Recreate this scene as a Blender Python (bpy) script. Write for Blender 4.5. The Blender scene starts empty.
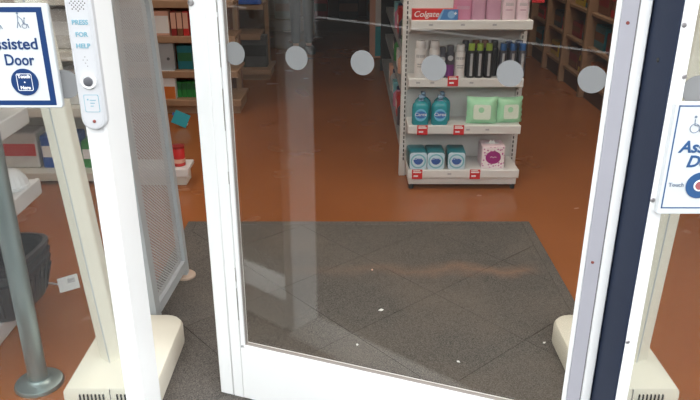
import bpy, bmesh, math, random
from mathutils import Vector, Matrix, Euler

random.seed(7)
PI = math.pi
R = math.radians
S = bpy.context.scene
COL = S.collection

# ------------------------------------------------------------------ camera
cam = bpy.data.cameras.new('camera')
cam.sensor_fit = 'HORIZONTAL'
cam.sensor_width = 36.0
cam.lens = 703.0 / 700.0 * 36.0
cam.clip_start = 0.05
cam.clip_end = 200
camo = bpy.data.objects.new('camera', cam)
COL.objects.link(camo)
camo.location = (0, 0, 1.5)
camo.rotation_euler = (R(90 - 22.35), 0, 0)
S.camera = camo

# ------------------------------------------------------------------ sky, exposure
S.view_settings.view_transform = 'Standard'
S.view_settings.look = 'None'
S.view_settings.exposure = 0.0
S.view_settings.gamma = 1.0
S.view_settings.use_curve_mapping = False
S.cycles.transparent_max_bounces = 24
S.cycles.max_bounces = 8
S.cycles.sample_clamp_indirect = 10.0
S.cycles.caustics_reflective = False
S.cycles.caustics_refractive = False
W = bpy.data.worlds.new('overcast_sky')
S.world = W
W.use_nodes = True
wn = W.node_tree.nodes
bg = wn['Background']
bg.inputs['Color'].default_value = (0.93, 0.97, 1.0, 1)
bg.inputs['Strength'].default_value = 4.4

LAMP_STRENGTH = 8.5      # ceiling panels of the shop

# ------------------------------------------------------------------ materials
MATS = {}


def mat(name, color, rough=0.5, metal=0.0, var=0.0, scale=20.0, bump=0.0, bscale=200.0, spec=0.5, emit=None, coat=0.0):
    m = bpy.data.materials.new(name)
    m.use_nodes = True
    nt = m.node_tree
    b = nt.nodes['Principled BSDF']
    b.inputs['Base Color'].default_value = (*color, 1)
    b.inputs['Roughness'].default_value = rough
    b.inputs['Metallic'].default_value = metal
    b.inputs['Specular IOR Level'].default_value = spec
    b.inputs['Coat Weight'].default_value = coat
    if emit:
        b.inputs['Emission Color'].default_value = (*emit[0], 1)
        b.inputs['Emission Strength'].default_value = emit[1]
    tc = nt.nodes.new('ShaderNodeTexCoord')
    n = nt.nodes.new('ShaderNodeTexNoise')
    n.inputs['Scale'].default_value = scale
    n.inputs['Detail'].default_value = 4
    nt.links.new(tc.outputs['Object'], n.inputs['Vector'])
    mx = nt.nodes.new('ShaderNodeMix')
    mx.data_type = 'RGBA'
    mx.inputs[6].default_value = (*[c * (1 - var) for c in color], 1)
    mx.inputs[7].default_value = (*[min(1, c * (1 + var)) for c in color], 1)
    nt.links.new(n.outputs['Fac'], mx.inputs[0])
    nt.links.new(mx.outputs[2], b.inputs['Base Color'])
    if bump:
        n2 = nt.nodes.new('ShaderNodeTexNoise')
        n2.inputs['Scale'].default_value = bscale
        nt.links.new(tc.outputs['Object'], n2.inputs['Vector'])
        bp = nt.nodes.new('ShaderNodeBump')
        bp.inputs['Strength'].default_value = bump
        bp.inputs['Distance'].default_value = 0.002
        nt.links.new(n2.outputs['Fac'], bp.inputs['Height'])
        nt.links.new(bp.outputs['Normal'], b.inputs['Normal'])
    MATS[name] = m
    return m


def glass_mat(name, tint, r0=0.04, extra=0.0):
    m = bpy.data.materials.new(name)
    m.use_nodes = True
    nt = m.node_tree
    nt.nodes.clear()
    out = nt.nodes.new('ShaderNodeOutputMaterial')
    tr = nt.nodes.new('ShaderNodeBsdfTransparent')
    tr.inputs['Color'].default_value = (*tint, 1)
    gl = nt.nodes.new('ShaderNodeBsdfGlossy')
    gl.inputs['Roughness'].default_value = 0.01
    gl.inputs['Color'].default_value = (1, 1, 1, 1)
    ge = nt.nodes.new('ShaderNodeNewGeometry')
    dot = nt.nodes.new('ShaderNodeVectorMath')
    dot.operation = 'DOT_PRODUCT'
    nt.links.new(ge.outputs['Incoming'], dot.inputs[0])
    nt.links.new(ge.outputs['Normal'], dot.inputs[1])

    def M(op, a, bv=None, c=None):
        n = nt.nodes.new('ShaderNodeMath')
        n.operation = op
        for i, v in enumerate((a, bv, c)):
            if v is None:
                continue
            if isinstance(v, (int, float)):
                n.inputs[i].default_value = v
            else:
                nt.links.new(v, n.inputs[i])
        return n.outputs[0]
    a = M('ABSOLUTE', dot.outputs['Value'])
    p = M('POWER', M('SUBTRACT', 1.0, a), 5.0)
    f = M('MULTIPLY_ADD', p, 1 - r0, r0)
    mx = nt.nodes.new('ShaderNodeMixShader')
    nt.links.new(f, mx.inputs[0])
    nt.links.new(tr.outputs[0], mx.inputs[1])
    nt.links.new(gl.outputs[0], mx.inputs[2])
    last = mx.outputs[0]
    if extra:      # a thin pale haze painted over the pane
        df = nt.nodes.new('ShaderNodeBsdfTranslucent')
        df.inputs['Color'].default_value = (.8, .8, .8, 1)
        dd = nt.nodes.new('ShaderNodeBsdfDiffuse')
        dd.inputs['Color'].default_value = (.8, .8, .8, 1)
        ad = nt.nodes.new('ShaderNodeMixShader')
        ad.inputs[0].default_value = 0.2
        nt.links.new(dd.outputs[0], ad.inputs[1])
        nt.links.new(df.outputs[0], ad.inputs[2])
        m2 = nt.nodes.new('ShaderNodeMixShader')
        m2.inputs[0].default_value = extra
        nt.links.new(last, m2.inputs[1])
        nt.links.new(ad.outputs[0], m2.inputs[2])
        last = m2.outputs[0]
    nt.links.new(last, out.inputs['Surface'])
    MATS[name] = m
    return m


mat('white_frame', (.83, .83, .82), .35, var=.02, scale=6)
mat('white_frame_shaded', (.42, .41, .45), .4, var=.06, scale=9)  # frame white darkened: the hinge stile's shade put into its colour
mat('grey_seal', (.12, .12, .12), .6)
mat('navy_rubber', (.016, .024, .048), .6, spec=.25, var=.12, scale=5, bump=.1, bscale=90)
mat('cream', (.70, .66, .56), .4, var=.03, scale=5)
mat('pink_cream', (.50, .37, .29), .5, var=.06, scale=8)
mat('dark_gap', (.03, .03, .03), .8)
mat('steel', (.30, .36, .36), .34, metal=.8, var=.1, scale=3)
mat('bolt', (.35, .33, .33), .4, metal=.7)
mat('rust_bolt', (.22, .05, .04), .6)
mat('sticker', (.22, .22, .22), .7, var=.02)
mat('panel_grey', (.42, .44, .45), .45, var=.05, scale=6)
mat('gondola_white', (.70, .69, .68), .4, var=.02)
mat('gondola_cream', (.66, .64, .58), .4, var=.03)
mat('slot_dark', (.02, .02, .02), .8)  # near-black of the slots in the gondola uprights
mat('red_ticket', (.62, .025, .03), .45)
mat('white_print', (.85, .85, .85), .5)
mat('grey_print', (.4, .4, .42), .5)
mat('sign_white', (.62, .64, .65), .35)
mat('sign_blue', (.006, .035, .13), .4)
mat('sign_lightblue', (.03, .09, .22), .4)
mat('sign_grey', (.16, .2, .26), .5)
mat('pale_blue_print', (.17, .36, .44), .5)
mat('button_grey', (.10, .10, .11), .4)
mat('panel_white', (.54, .54, .55), .35)
mat('seam_grey', (.30, .27, .25), .6)
mat('panel_hole', (.12, .11, .10), .6)
mat('pink_red', (.34, .10, .11), .45)
mat('wood_pale', (.36, .22, .13), .5, var=.18, scale=12)
mat('wood_dark', (.10, .05, .03), .5, var=.2, scale=8)
mat('dark_wall', (.16, .10, .07), .8, var=.1)
mat('shop_wall', (.50, .44, .38), .8, var=.05)
mat('ceiling_white', (.6, .58, .55), .9, var=.03)
mat('lamp', (.9, .9, .9), .5, emit=((1.0, .90, .78), LAMP_STRENGTH))
mat('concrete', (.034, .032, .03), .8, var=.15, scale=9, bump=.3, bscale=60, spec=.08)
mat('kerb', (.42, .42, .41), .8, var=.08)
mat('asphalt', (.025, .025, .025), .9, var=.2, scale=40, spec=.08)
mat('far_brick', (.045, .034, .028), .9, var=.2, scale=3, spec=.1)
mat('threshold', (.42, .40, .38), .55, var=.1, scale=14)
mat('teal_liquid', (.02, .30, .36), .15, var=.08, scale=10)
mat('teal_dark', (.015, .15, .19), .3)
mat('teal_pale', (.20, .50, .58), .3)
mat('pump_blue', (.22, .36, .52), .25)
mat('label_blue', (.03, .16, .48), .35)
mat('label_sky', (.16, .52, .76), .35)
mat('wipe_green', (.38, .72, .46), .25, var=.1, scale=25)
mat('wipe_label', (.74, .84, .72), .3)
mat('pink_bottle', (.62, .26, .40), .25, var=.08)
mat('mauve_bottle', (.60, .34, .46), .25, var=.08)
mat('pale_pink', (.84, .66, .73), .3)
mat('cap_purple', (.25, .04, .12), .35)
mat('can_white', (.82, .80, .79), .3)
mat('can_dark', (.06, .06, .08), .3)
mat('can_black', (.022, .024, .03), .28)
mat('can_silver', (.55, .57, .6), .3, metal=.5)
mat('lime', (.36, .52, .05), .35)
mat('cap_blue', (.02, .12, .36), .35)
mat('cap_navy', (.012, .03, .11), .35)
mat('purple', (.18, .03, .2), .4)
mat('box_pink', (.80, .62, .68), .4)
mat('magenta', (.34, .02, .2), .4)
mat('tooth_red', (.62, .03, .03), .3)
mat('tooth_blue', (.07, .22, .52), .3)
mat('tooth_sky', (.24, .46, .74), .3)
mat('red', (.55, .03, .03), .4)
mat('dark_red', (.26, .02, .02), .4)
mat('brown', (.20, .08, .04), .5)
mat('orange', (.62, .18, .04), .4)
mat('yellow', (.62, .45, .06), .4)
mat('green', (.03, .28, .06), .4)
mat('green_dark', (.02, .12, .05), .4)
mat('blue', (.02, .10, .42), .4)
mat('blue_bright', (.03, .16, .75), .35)
mat('grey_box', (.34, .36, .38), .4)
mat('grey_dark', (.08, .085, .09), .5)
mat('black', (.014, .014, .016), .45)
mat('basket_black', (.035, .038, .045), .38, var=.1)
mat('white_plastic', (.78, .79, .80), .35, var=.03)
mat('plastic_wrap', (.62, .60, .58), .2, var=.25, scale=22)
mat('peach', (.72, .42, .32), .4)
mat('teal_card', (.02, .36, .44), .4)
mat('paper', (.82, .82, .80), .7)
mat('skin', (.50, .30, .22), .5)
mat('trousers', (.022, .026, .036), .8, var=.1)
mat('jacket', (.03, .035, .05), .8, var=.1)
mat('shoe', (.015, .014, .014), .5)
mat('hair', (.03, .02, .015), .6)
mat('eye_white', (.8, .8, .8), .3)
mat('lip', (.40, .17, .15), .5)
glass_mat('door_glass', (.97, .97, .955), .042)
glass_mat('window_glass', (.97, .98, .97), .042, extra=.014)


def floor_mat():
    m = mat('vinyl_floor', (.235, .080, .030), .30)
    nt = m.node_tree
    b = nt.nodes['Principled BSDF']
    tc = nt.nodes.new('ShaderNodeTexCoord')
    n1 = nt.nodes.new('ShaderNodeTexNoise')
    n1.inputs['Scale'].default_value = 1.7
    n1.inputs['Detail'].default_value = 2
    nt.links.new(tc.outputs['Object'], n1.inputs['Vector'])
    cr = nt.nodes.new('ShaderNodeValToRGB')
    cr.color_ramp.elements[0].position = .32
    cr.color_ramp.elements[0].color = (.290, .094, .027, 1)
    cr.color_ramp.elements[1].position = .68
    cr.color_ramp.elements[1].color = (.315, .106, .033, 1)
    nt.links.new(n1.outputs['Fac'], cr.inputs[0])
    n2 = nt.nodes.new('ShaderNodeTexNoise')
    n2.inputs['Scale'].default_value = 140
    nt.links.new(tc.outputs['Object'], n2.inputs['Vector'])
    mx = nt.nodes.new('ShaderNodeMix')
    mx.data_type = 'RGBA'
    mx.blend_type = 'OVERLAY'
    mx.inputs[0].default_value = .06
    nt.links.new(cr.outputs[0], mx.inputs[6])
    nt.links.new(n2.outputs['Color'], mx.inputs[7])
    nt.links.new(mx.outputs[2], b.inputs['Base Color'])
    n3 = nt.nodes.new('ShaderNodeTexNoise')
    n3.inputs['Scale'].default_value = 3
    nt.links.new(tc.outputs['Object'], n3.inputs['Vector'])
    mr = nt.nodes.new('ShaderNodeMapRange')
    mr.inputs['From Min'].default_value = .3
    mr.inputs['From Max'].default_value = .7
    mr.inputs['To Min'].default_value = .22
    mr.inputs['To Max'].default_value = .28
    nt.links.new(n3.outputs['Fac'], mr.inputs[0])
    nt.links.new(mr.outputs[0], b.inputs['Roughness'])


floor_mat()


def mat_mat():
    """coir/nylon entrance matting: fine flecks and one long reddish scuff where the pile is worn"""
    m = mat('entrance_mat', (.05, .046, .042), .95, spec=.2)
    nt = m.node_tree
    b = nt.nodes['Principled BSDF']
    ge = nt.nodes.new('ShaderNodeTexCoord')
    n1 = nt.nodes.new('ShaderNodeTexNoise')
    n1.inputs['Scale'].default_value = 260
    n1.inputs['Detail'].default_value = 2
    nt.links.new(ge.outputs['Object'], n1.inputs['Vector'])
    cr = nt.nodes.new('ShaderNodeValToRGB')
    cr.color_ramp.elements[0].position = .3
    cr.color_ramp.elements[0].color = (.045, .042, .040, 1)
    cr.color_ramp.elements[1].position = .75
    cr.color_ramp.elements[1].color = (.19, .168, .15, 1)
    nt.links.new(n1.outputs['Fac'], cr.inputs[0])
    # large dusty patches
    n2 = nt.nodes.new('ShaderNodeTexNoise')
    n2.inputs['Scale'].default_value = 2.2
    n2.inputs['Detail'].default_value = 5
    nt.links.new(ge.outputs['Object'], n2.inputs['Vector'])
    mr = nt.nodes.new('ShaderNodeMapRange')
    mr.inputs['From Min'].default_value = .42
    mr.inputs['From Max'].default_value = .75
    mr.inputs['To Max'].default_value = .45
    nt.links.new(n2.outputs['Fac'], mr.inputs[0])
    mx = nt.nodes.new('ShaderNodeMix')
    mx.data_type = 'RGBA'
    nt.links.new(mr.outputs[0], mx.inputs[0])
    nt.links.new(cr.outputs[0], mx.inputs[6])
    mx.inputs[7].default_value = (.20, .16, .13, 1)
    # scuff: a wavering band along y = 2.81
    sx = nt.nodes.new('ShaderNodeSeparateXYZ')
    nt.links.new(ge.outputs['Object'], sx.inputs[0])
    n3 = nt.nodes.new('ShaderNodeTexNoise')
    n3.inputs['Scale'].default_value = 5
    n3.inputs['Detail'].default_value = 6
    nt.links.new(ge.outputs['Object'], n3.inputs['Vector'])

    def M(op, a, bv=None, c=None):
        n = nt.nodes.new('ShaderNodeMath')
        n.operation = op
        for i, v in enumerate((a, bv, c)):
            if v is None:
                continue
            if isinstance(v, (int, float)):
                n.inputs[i].default_value = v
            else:
                nt.links.new(v, n.inputs[i])
        return n.outputs[0]
    yy = M('MULTIPLY_ADD', n3.outputs['Fac'], .22, -.11)
    d = M('ABSOLUTE', M('SUBTRACT', M('SUBTRACT', sx.outputs[1], yy), 2.80))
    band = M('SUBTRACT', 1.0, M('MINIMUM', M('DIVIDE', d, .075), 1.0))
    xr = nt.nodes.new('ShaderNodeMapRange')
    xr.inputs['From Min'].default_value = -.35
    xr.inputs['From Max'].default_value = .6
    nt.links.new(sx.outputs[0], xr.inputs[0])
    xe = nt.nodes.new('ShaderNodeMapRange')
    xe.inputs['From Min'].default_value = .86
    xe.inputs['From Max'].default_value = .78
    nt.links.new(sx.outputs[0], xe.inputs[0])
    k = M('MULTIPLY', M('MULTIPLY', band, xr.outputs[0]), M('MULTIPLY', xe.outputs[0], .55))
    m2 = nt.nodes.new('ShaderNodeMix')
    m2.data_type = 'RGBA'
    nt.links.new(k, m2.inputs[0])
    nt.links.new(mx.outputs[2], m2.inputs[6])
    m2.inputs[7].default_value = (.30, .17, .11, 1)
    nt.links.new(m2.outputs[2], b.inputs['Base Color'])
    bp = nt.nodes.new('ShaderNodeBump')
    bp.inputs['Strength'].default_value = .6
    bp.inputs['Distance'].default_value = .004
    nt.links.new(n1.outputs['Fac'], bp.inputs['Height'])
    nt.links.new(bp.outputs['Normal'], b.inputs['Normal'])


mat_mat()


def perforated_mat():
    """grey sheet with staggered round holes"""
    m = mat('perforated_sheet', (.50, .51, .52), .5)
    nt = m.node_tree
    b = nt.nodes['Principled BSDF']
    out = [n for n in nt.nodes if n.type == 'OUTPUT_MATERIAL'][0]
    tc = nt.nodes.new('ShaderNodeTexCoord')
    mp = nt.nodes.new('ShaderNodeMapping')
    mp.inputs['Rotation'].default_value = (R(14), 0, 0)
    mp.inputs['Scale'].default_value = (0, 240, 74)
    nt.links.new(tc.outputs['Object'], mp.inputs['Vector'])
    fr = nt.nodes.new('ShaderNodeVectorMath')
    fr.operation = 'FRACTION'
    nt.links.new(mp.outputs[0], fr.inputs[0])
    sb = nt.nodes.new('ShaderNodeVectorMath')
    sb.operation = 'SUBTRACT'
    sb.inputs[1].default_value = (0, .5, .5)
    nt.links.new(fr.outputs[0], sb.inputs[0])
    ln = nt.nodes.new('ShaderNodeVectorMath')
    ln.operation = 'LENGTH'
    nt.links.new(sb.outputs[0], ln.inputs[0])
    lt = nt.nodes.new('ShaderNodeMath')
    lt.operation = 'LESS_THAN'
    lt.inputs[1].default_value = .36
    nt.links.new(ln.outputs['Value'], lt.inputs[0])
    tr = nt.nodes.new('ShaderNodeBsdfTransparent')
    mx = nt.nodes.new('ShaderNodeMixShader')
    nt.links.new(lt.outputs[0], mx.inputs[0])
    nt.links.new(b.outputs[0], mx.inputs[1])
    nt.links.new(tr.outputs[0], mx.inputs[2])
    nt.links.new(mx.outputs[0], out.inputs['Surface'])


perforated_mat()


def floral_mat():
    m = mat('floral_print', (.80, .66, .70), .4)
    nt = m.node_tree
    b = nt.nodes['Principled BSDF']
    tc = nt.nodes.new('ShaderNodeTexCoord')
    v = nt.nodes.new('ShaderNodeTexVoronoi')
    v.inputs['Scale'].default_value = 70
    nt.links.new(tc.outputs['Object'], v.inputs['Vector'])
    cr = nt.nodes.new('ShaderNodeValToRGB')
    cr.color_ramp.interpolation = 'CONSTANT'
    cr.color_ramp.elements[0].color = (.50, .14, .34, 1)
    cr.color_ramp.elements[1].position = .34
    cr.color_ramp.elements[1].color = (.84, .76, .78, 1)
    nt.links.new(v.outputs['Distance'], cr.inputs[0])
    nt.links.new(cr.outputs[0], b.inputs['Base Color'])


floral_mat()


# ------------------------------------------------------------------ mesh helpers
class MB:
    def __init__(self):
        self.bm = bmesh.new()

    def _merge(self, t, mi):
        for f in t.faces:
            f.material_index = mi
        me = bpy.data.meshes.new('t')
        t.to_mesh(me)
        t.free()
        self.bm.from_mesh(me)
        bpy.data.meshes.remove(me)
        return self

    def box(self, c, s, bev=0.0, rot=None, mi=0, seg=1):
        t = bmesh.new()
        bmesh.ops.create_cube(t, size=1)
        for v in t.verts:
            v.co = Vector((v.co.x * s[0], v.co.y * s[1], v.co.z * s[2]))
        if bev:
            bmesh.ops.bevel(t, geom=list(t.edges), offset=bev, segments=seg, affect='EDGES', profile=.5)
        M = Matrix.Translation(c)
        if rot:
            M = M @ Euler(rot).to_matrix().to_4x4()
        bmesh.ops.transform(t, matrix=M, verts=t.verts)
        return self._merge(t, mi)

    def span(self, a, b, bev=0.0, mi=0, seg=1):
        c = [(p + q) / 2 for p, q in zip(a, b)]
        s = [abs(q - p) for p, q in zip(a, b)]
        return self.box(c, s, bev, None, mi, seg)

    def lathe(self, prof, n=16, c=(0, 0, 0), sx=1.0, sy=1.0, mi=0, M=None):
        t = bmesh.new()
        rings = []
        for r, z in prof:
            if r < 1e-6:
                rings.append([t.verts.new((0, 0, z))])
            else:
                rings.append([t.verts.new((r * sx * math.cos(2 * PI * k / n), r * sy * math.sin(2 * PI * k / n), z)) for k in range(n)])
        for a, b in zip(rings, rings[1:]):
            for k in range(n):
                k2 = (k + 1) % n
                if len(a) == 1 and len(b) == 1:
                    continue
                if len(a) == 1:
                    t.faces.new((a[0], b[k2], b[k]))
                elif len(b) == 1:
                    t.faces.new((a[k], a[k2], b[0]))
                else:
                    t.faces.new((a[k], a[k2], b[k2], b[k]))
        if len(rings[0]) > 1:
            t.faces.new(list(reversed(rings[0])))
        if len(rings[-1]) > 1:
            t.faces.new(rings[-1])
        bmesh.ops.recalc_face_normals(t, faces=t.faces)
        MM = Matrix.Translation(c)
        if M is not None:
            MM = MM @ M
        bmesh.ops.transform(t, matrix=MM, verts=t.verts)
        return self._merge(t, mi)

    def prism(self, pts, depth, M=None, bev=0.0, mi=0, top=None):
        """polygon in the local xy plane, extruded along local z by depth; top: scaled/other outline for the far end"""
        t = bmesh.new()
        a = [t.verts.new((x, y, 0)) for x, y in pts]
        b = [t.verts.new((x, y, depth)) for x, y in (top or pts)]
        t.faces.new(list(reversed(a)))
        t.faces.new(b)
        n = len(a)
        for k in range(n):
            t.faces.new((a[k], a[(k + 1) % n], b[(k + 1) % n], b[k]))
        bmesh.ops.recalc_face_normals(t, faces=t.faces)
        if bev:
            bmesh.ops.bevel(t, geom=list(t.edges), offset=bev, segments=1, affect='EDGES')
        if M is not None:
            bmesh.ops.transform(t, matrix=M, verts=t.verts)
        return self._merge(t, mi)

    def loft(self, rings, mi=0, cap=True):
        t = bmesh.new()
        rr = [[t.verts.new(p) for p in ring] for ring in rings]
        n = len(rr[0])
        for a, b in zip(rr, rr[1:]):
            for k in range(n):
                t.faces.new((a[k], a[(k + 1) % n], b[(k + 1) % n], b[k]))
        if cap:
            t.faces.new(list(reversed(rr[0])))
            t.faces.new(rr[-1])
        bmesh.ops.recalc_face_normals(t, faces=t.faces)
        return self._merge(t, mi)

    def tube(self, path, r, n=8, mi=0):
        path = [Vector(p) for p in path]
        rings = []
        for i, p in enumerate(path):
            d = (path[min(i + 1, len(path) - 1)] - path[max(i - 1, 0)]).normalized()
            u = d.orthogonal().normalized() if i == 0 else (u - d * u.dot(d)).normalized()
            w = d.cross(u)
            rings.append([p + (u * math.cos(2 * PI * k / n) + w * math.sin(2 * PI * k / n)) * r for k in range(n)])
        return self.loft(rings, mi)

    def text(self, s, size, M, mi=0, depth=.0006, bold=0.0, shear=0.0, align='CENTER'):
        cu = bpy.data.curves.new('t', 'FONT')
        cu.body = s
        cu.size = size
        cu.extrude = depth
        cu.offset = bold
        cu.shear = shear
        cu.align_x = align
        cu.align_y = 'CENTER'
        cu.resolution_u = 3
        o = bpy.data.objects.new('t', cu)
        COL.objects.link(o)
        dg = bpy.context.evaluated_depsgraph_get()
        me = bpy.data.meshes.new_from_object(o.evaluated_get(dg))
        bpy.data.objects.remove(o)
        bpy.data.curves.remove(cu)
        t = bmesh.new()
        t.from_mesh(me)
        bpy.data.meshes.remove(me)
        bmesh.ops.transform(t, matrix=M, verts=t.verts)
        return self._merge(t, mi)

    def build(self, name, mats, parent=None, loc=None, rot=None, smooth=None):
        me = bpy.data.meshes.new(name)
        self.bm.to_mesh(me)
        self.bm.free()
        if not isinstance(mats, (list, tuple)):
            mats = [mats]
        for m in mats:
            me.materials.append(MATS[m])
        if smooth is not None:
            for p in me.polygons:
                p.use_smooth = True
            me.set_sharp_from_angle(angle=R(smooth))
        o = bpy.data.objects.new(name, me)
        COL.objects.link(o)
        if parent:
            o.parent = parent
        if loc:
            o.location = loc
        if rot:
            o.rotation_euler = rot
        return o


def empty(name, loc=(0, 0, 0), rz=0.0):
    o = bpy.data.objects.new(name, None)
    COL.objects.link(o)
    o.location = loc
    o.rotation_euler = (0, 0, rz)
    o.empty_display_size = .05
    return o


def tag(o, label=None, cat=None, group=None, kind=None):
    if label:
        o['label'] = label
    if cat:
        o['category'] = cat
    if group:
        o['group'] = group
    if kind:
        o['kind'] = kind
    return o


def struct(name, mb, mats, label=None, **k):
    o = mb.build(name, mats, **k)
    o['kind'] = 'structure'
    if label:
        o['label'] = label
    return o


def dup(root, loc, rz=None, label=None):
    r = root.copy()
    COL.objects.link(r)
    r.location = loc
    if rz is not None:
        r.rotation_euler = (0, 0, rz)
    if label:
        r['label'] = label
    for ch in list(root.children):
        c = ch.copy()
        COL.objects.link(c)
        c.parent = r
        for g in list(ch.children):
            d = g.copy()
            COL.objects.link(d)
            d.parent = c
    return r


FRONT = Matrix.Rotation(R(90), 4, 'X')       # local xy -> facing -y (x right, y up)


def at(x, y, z):
    return Matrix.Translation((x, y, z))


def rrect(w, h, r, n=4):
    pts = []
    for cx, cy, a0 in ((w / 2 - r, h / 2 - r, 0), (-w / 2 + r, h / 2 - r, 90), (-w / 2 + r, -h / 2 + r, 180), (w / 2 - r, -h / 2 + r, 270)):
        for k in range(n + 1):
            a = R(a0 + 90 * k / n)
            pts.append((cx + r * math.cos(a), cy + r * math.sin(a)))
    return pts


def circle(r, n=24, cx=0, cy=0, sx=1, sy=1):
    return [(cx + r * sx * math.cos(2 * PI * k / n), cy + r * sy * math.sin(2 * PI * k / n)) for k in range(n)]


# ------------------------------------------------------------------ shell of the shop
XL, XR, YB, ZC = -3.3, 2.42, 9.75, 2.75
YF, YG = 1.40, 1.565                  # front and back of the shop front frame
struct('floor', MB().span((XL - .1, YG, -.1), (XR + .1, YB + .1, 0)), 'vinyl_floor')
struct('ceiling', MB().span((XL - .1, YG, ZC), (XR + .1, YB + .1, ZC + .1)), 'ceiling_white')
struct('wall_left', MB().span((XL - .1, YG, 0), (XL, YB, ZC)), 'shop_wall')
struct('wall_right', MB().span((XR, YG, 0), (XR + .1, YB, ZC)), 'dark_wall')
struct('wall_back', MB().span((XL - .1, YB, 0), (XR + .1, YB + .1, ZC)), 'dark_wall')
wf = MB()
wf.span((XL - .1, YF, 2.26), (XR + .1, YG, 3.6))
wf.span((XL - .1, YF, 0), (-1.86, YG, 2.26))
wf.span((1.86, YF, 0), (XR + .1, YG, 2.26))
struct('wall_front', wf, 'shop_wall')

# pavement, kerb and road outside
struct('pavement', MB().span((-9, -4.85, -.12), (9, YG, -.001)), 'concrete')
kb = empty('kerb')
tag(kb, kind='structure')
kn = 18
kme = None
for i in range(kn):
    o = MB().box((0, 0, 0), (.985, .14, .14), .008).build('kerb_stone', 'kerb') if kme is None else bpy.data.objects.new('kerb_stone', kme)
    if kme is None:
        kme = o.data
    else:
        COL.objects.link(o)
    o.parent = kb
    o.location = (-8.5 + i, -4.925, -.072)
struct('road', MB().span((-14, -13, -.2), (14, -4.85, -.13)), 'asphalt')
ob = MB()
ob.span((-14, -14, -.2), (14, -13, 5.5))
struct('wall_opposite', ob, 'far_brick', 'dark brick building across the street')

# ceiling lights
lt = None
for i, (x, y) in enumerate(((-1.6, 2.9), (.15, 2.9), (1.6, 3.2), (-1.7, 5.0), (1.45, 5.4))):
    lab = 'fluorescent ceiling panel over the ' + (
        'left window shelves', 'entrance mat', 'right side of the entrance', 'left aisle shelving', 'brown wooden shelving')[i]
    if lt is None:
        lt = empty('ceiling_light', (x, y, ZC))
        tag(lt, lab, 'ceiling light', 'ceiling panel lights')
        fr = MB()
        for sx in (-1, 1):
            fr.box((sx * .295, 0, -.02), (.03, 1.2, .04), .004)
            fr.box((0, sx * .585, -.02), (.56, .03, .04), .004)
        fr.build('frame', 'white_frame', lt)
        MB().box((0, 0, -.012), (.56, 1.14, .012)).build('diffuser', 'lamp', lt)
    else:
        dup(lt, (x, y, ZC), 0, lab)

# ------------------------------------------------------------------ shop front: jambs, windows
# left jamb
j = MB()
j.span((-.545, YF - .004, 0), (-.503, YG - .032, 2.26), .004)
j1 = struct('trim_1', j, 'white_frame', 'white left door jamb')
# right jamb with dark finger guard on its reveal and bolts on the front
j = MB()
j.span((.648, YF, 0), (.676, YG, 2.26), .002)
j2 = struct('trim_2', j, 'white_frame', 'white right door jamb')
MB().span((.644, YF + .003, 0), (.649, YG - .006, 2.2), .001).build('finger_guard', 'navy_rubber', j2)['label'] = 'dark navy rubber strip down the jamb reveal'
for z, x in ((1.294, .653), (1.192, .6715), (.924, .652), (.564, .652), (1.62, .652)):
    MB().lathe([(0, .003), (.004, .0025), (.0055, 0)], 10, (x, YF, z), M=FRONT).build('bolt', 'bolt', j2, smooth=40)
MB().lathe([(0, .003), (.004, .0025), (.0055, 0)], 10, (.644, YF + .07, 1.212), M=Matrix.Rotation(R(-90), 4, 'Y')).build('bolt', 'dark_gap', j2, smooth=40)
# transom over the doorway
struct('trim_3', MB().span((-.503, YF, 2.16), (.648, YG, 2.26), .003), 'white_frame', 'white door head')


def shop_window(name, x0, x1, label, side):
    w = empty(name)
    tag(w, kind='structure')
    w['label'] = label
    MB().span((x0, YF + .005, 0), (x1, YG - .02, .13), .004).build('bottom_rail', 'white_frame', w)
    MB().span((x0, YF + .005, 2.16), (x1, YG - .02, 2.26), .004).build('top_rail', 'white_frame', w)
    xe = x0 if side < 0 else x1
    MB().span((xe - .03, YF + .005, .13), (xe + .03, YG - .02, 2.16), .004).build('mullion', 'white_frame', w)
    MB().span((x0, YF + .022, .125), (x1, YF + .028, 2.165)).build('glass_pane', 'window_glass', w)
    return w


w1 = shop_window('window_1', -1.86, -.545, 'left shop window with tall pane', -1)
w2 = shop_window('window_2', .676, 1.86, 'right shop window with tall pane', 1)
for k in range(4):
    for w, x, z in ((w1, -.583 - .19 * k, 1.172), (w2, .712 + .19 * k, 1.160)):
        MB().prism(circle(.030, 28), .0008, at(x, YF + .0218, z) @ FRONT).build('round_sticker', 'sticker', w)

struct('trim_4', MB().span((-.503, YF, 0), (.644, YG, .006), .002), 'threshold', 'pale door threshold')

# ------------------------------------------------------------------ the door leaf
TH = R(159.8)
LD = 1.145
door = empty('door_1', (.650, 1.552, 0), TH)
tag(door, kind='structure')
door['label'] = 'white framed glass entrance door standing half open'
hs = MB()
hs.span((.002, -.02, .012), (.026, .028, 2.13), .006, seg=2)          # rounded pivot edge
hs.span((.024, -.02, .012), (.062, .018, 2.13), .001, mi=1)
hs.build('hinge_stile', ['white_frame', 'white_frame_shaded'], door, smooth=40)['label'] = 'door stile on the pivot side with a rounded edge'
MB().span((.0265, .010, .012), (.0285, .0186, 2.13)).build('groove', 'grey_seal', door)
for z in (1.276, .695, .2, 1.8):
    MB().lathe([(0, .002), (.0028, .002), (.004, 0)], 10, (.046, .018, z), M=Matrix.Rotation(R(-90), 4, 'X')).build('bolt', 'rust_bolt', door, smooth=40)
MB().span((.062, -.012, .215), (.074, .020, 2.0), .002).build('glazing_bead', 'white_frame', door)
ls = MB()
ls.span((1.060, -.02, .012), (1.0952, .018, 2.13), .001)
ls.span((1.0956, -.02, .012), (LD, .020, 2.13), .003)
ls.build('lock_stile', 'white_frame', door, smooth=40)['label'] = 'door stile on the free edge'
gs = MB()
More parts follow.
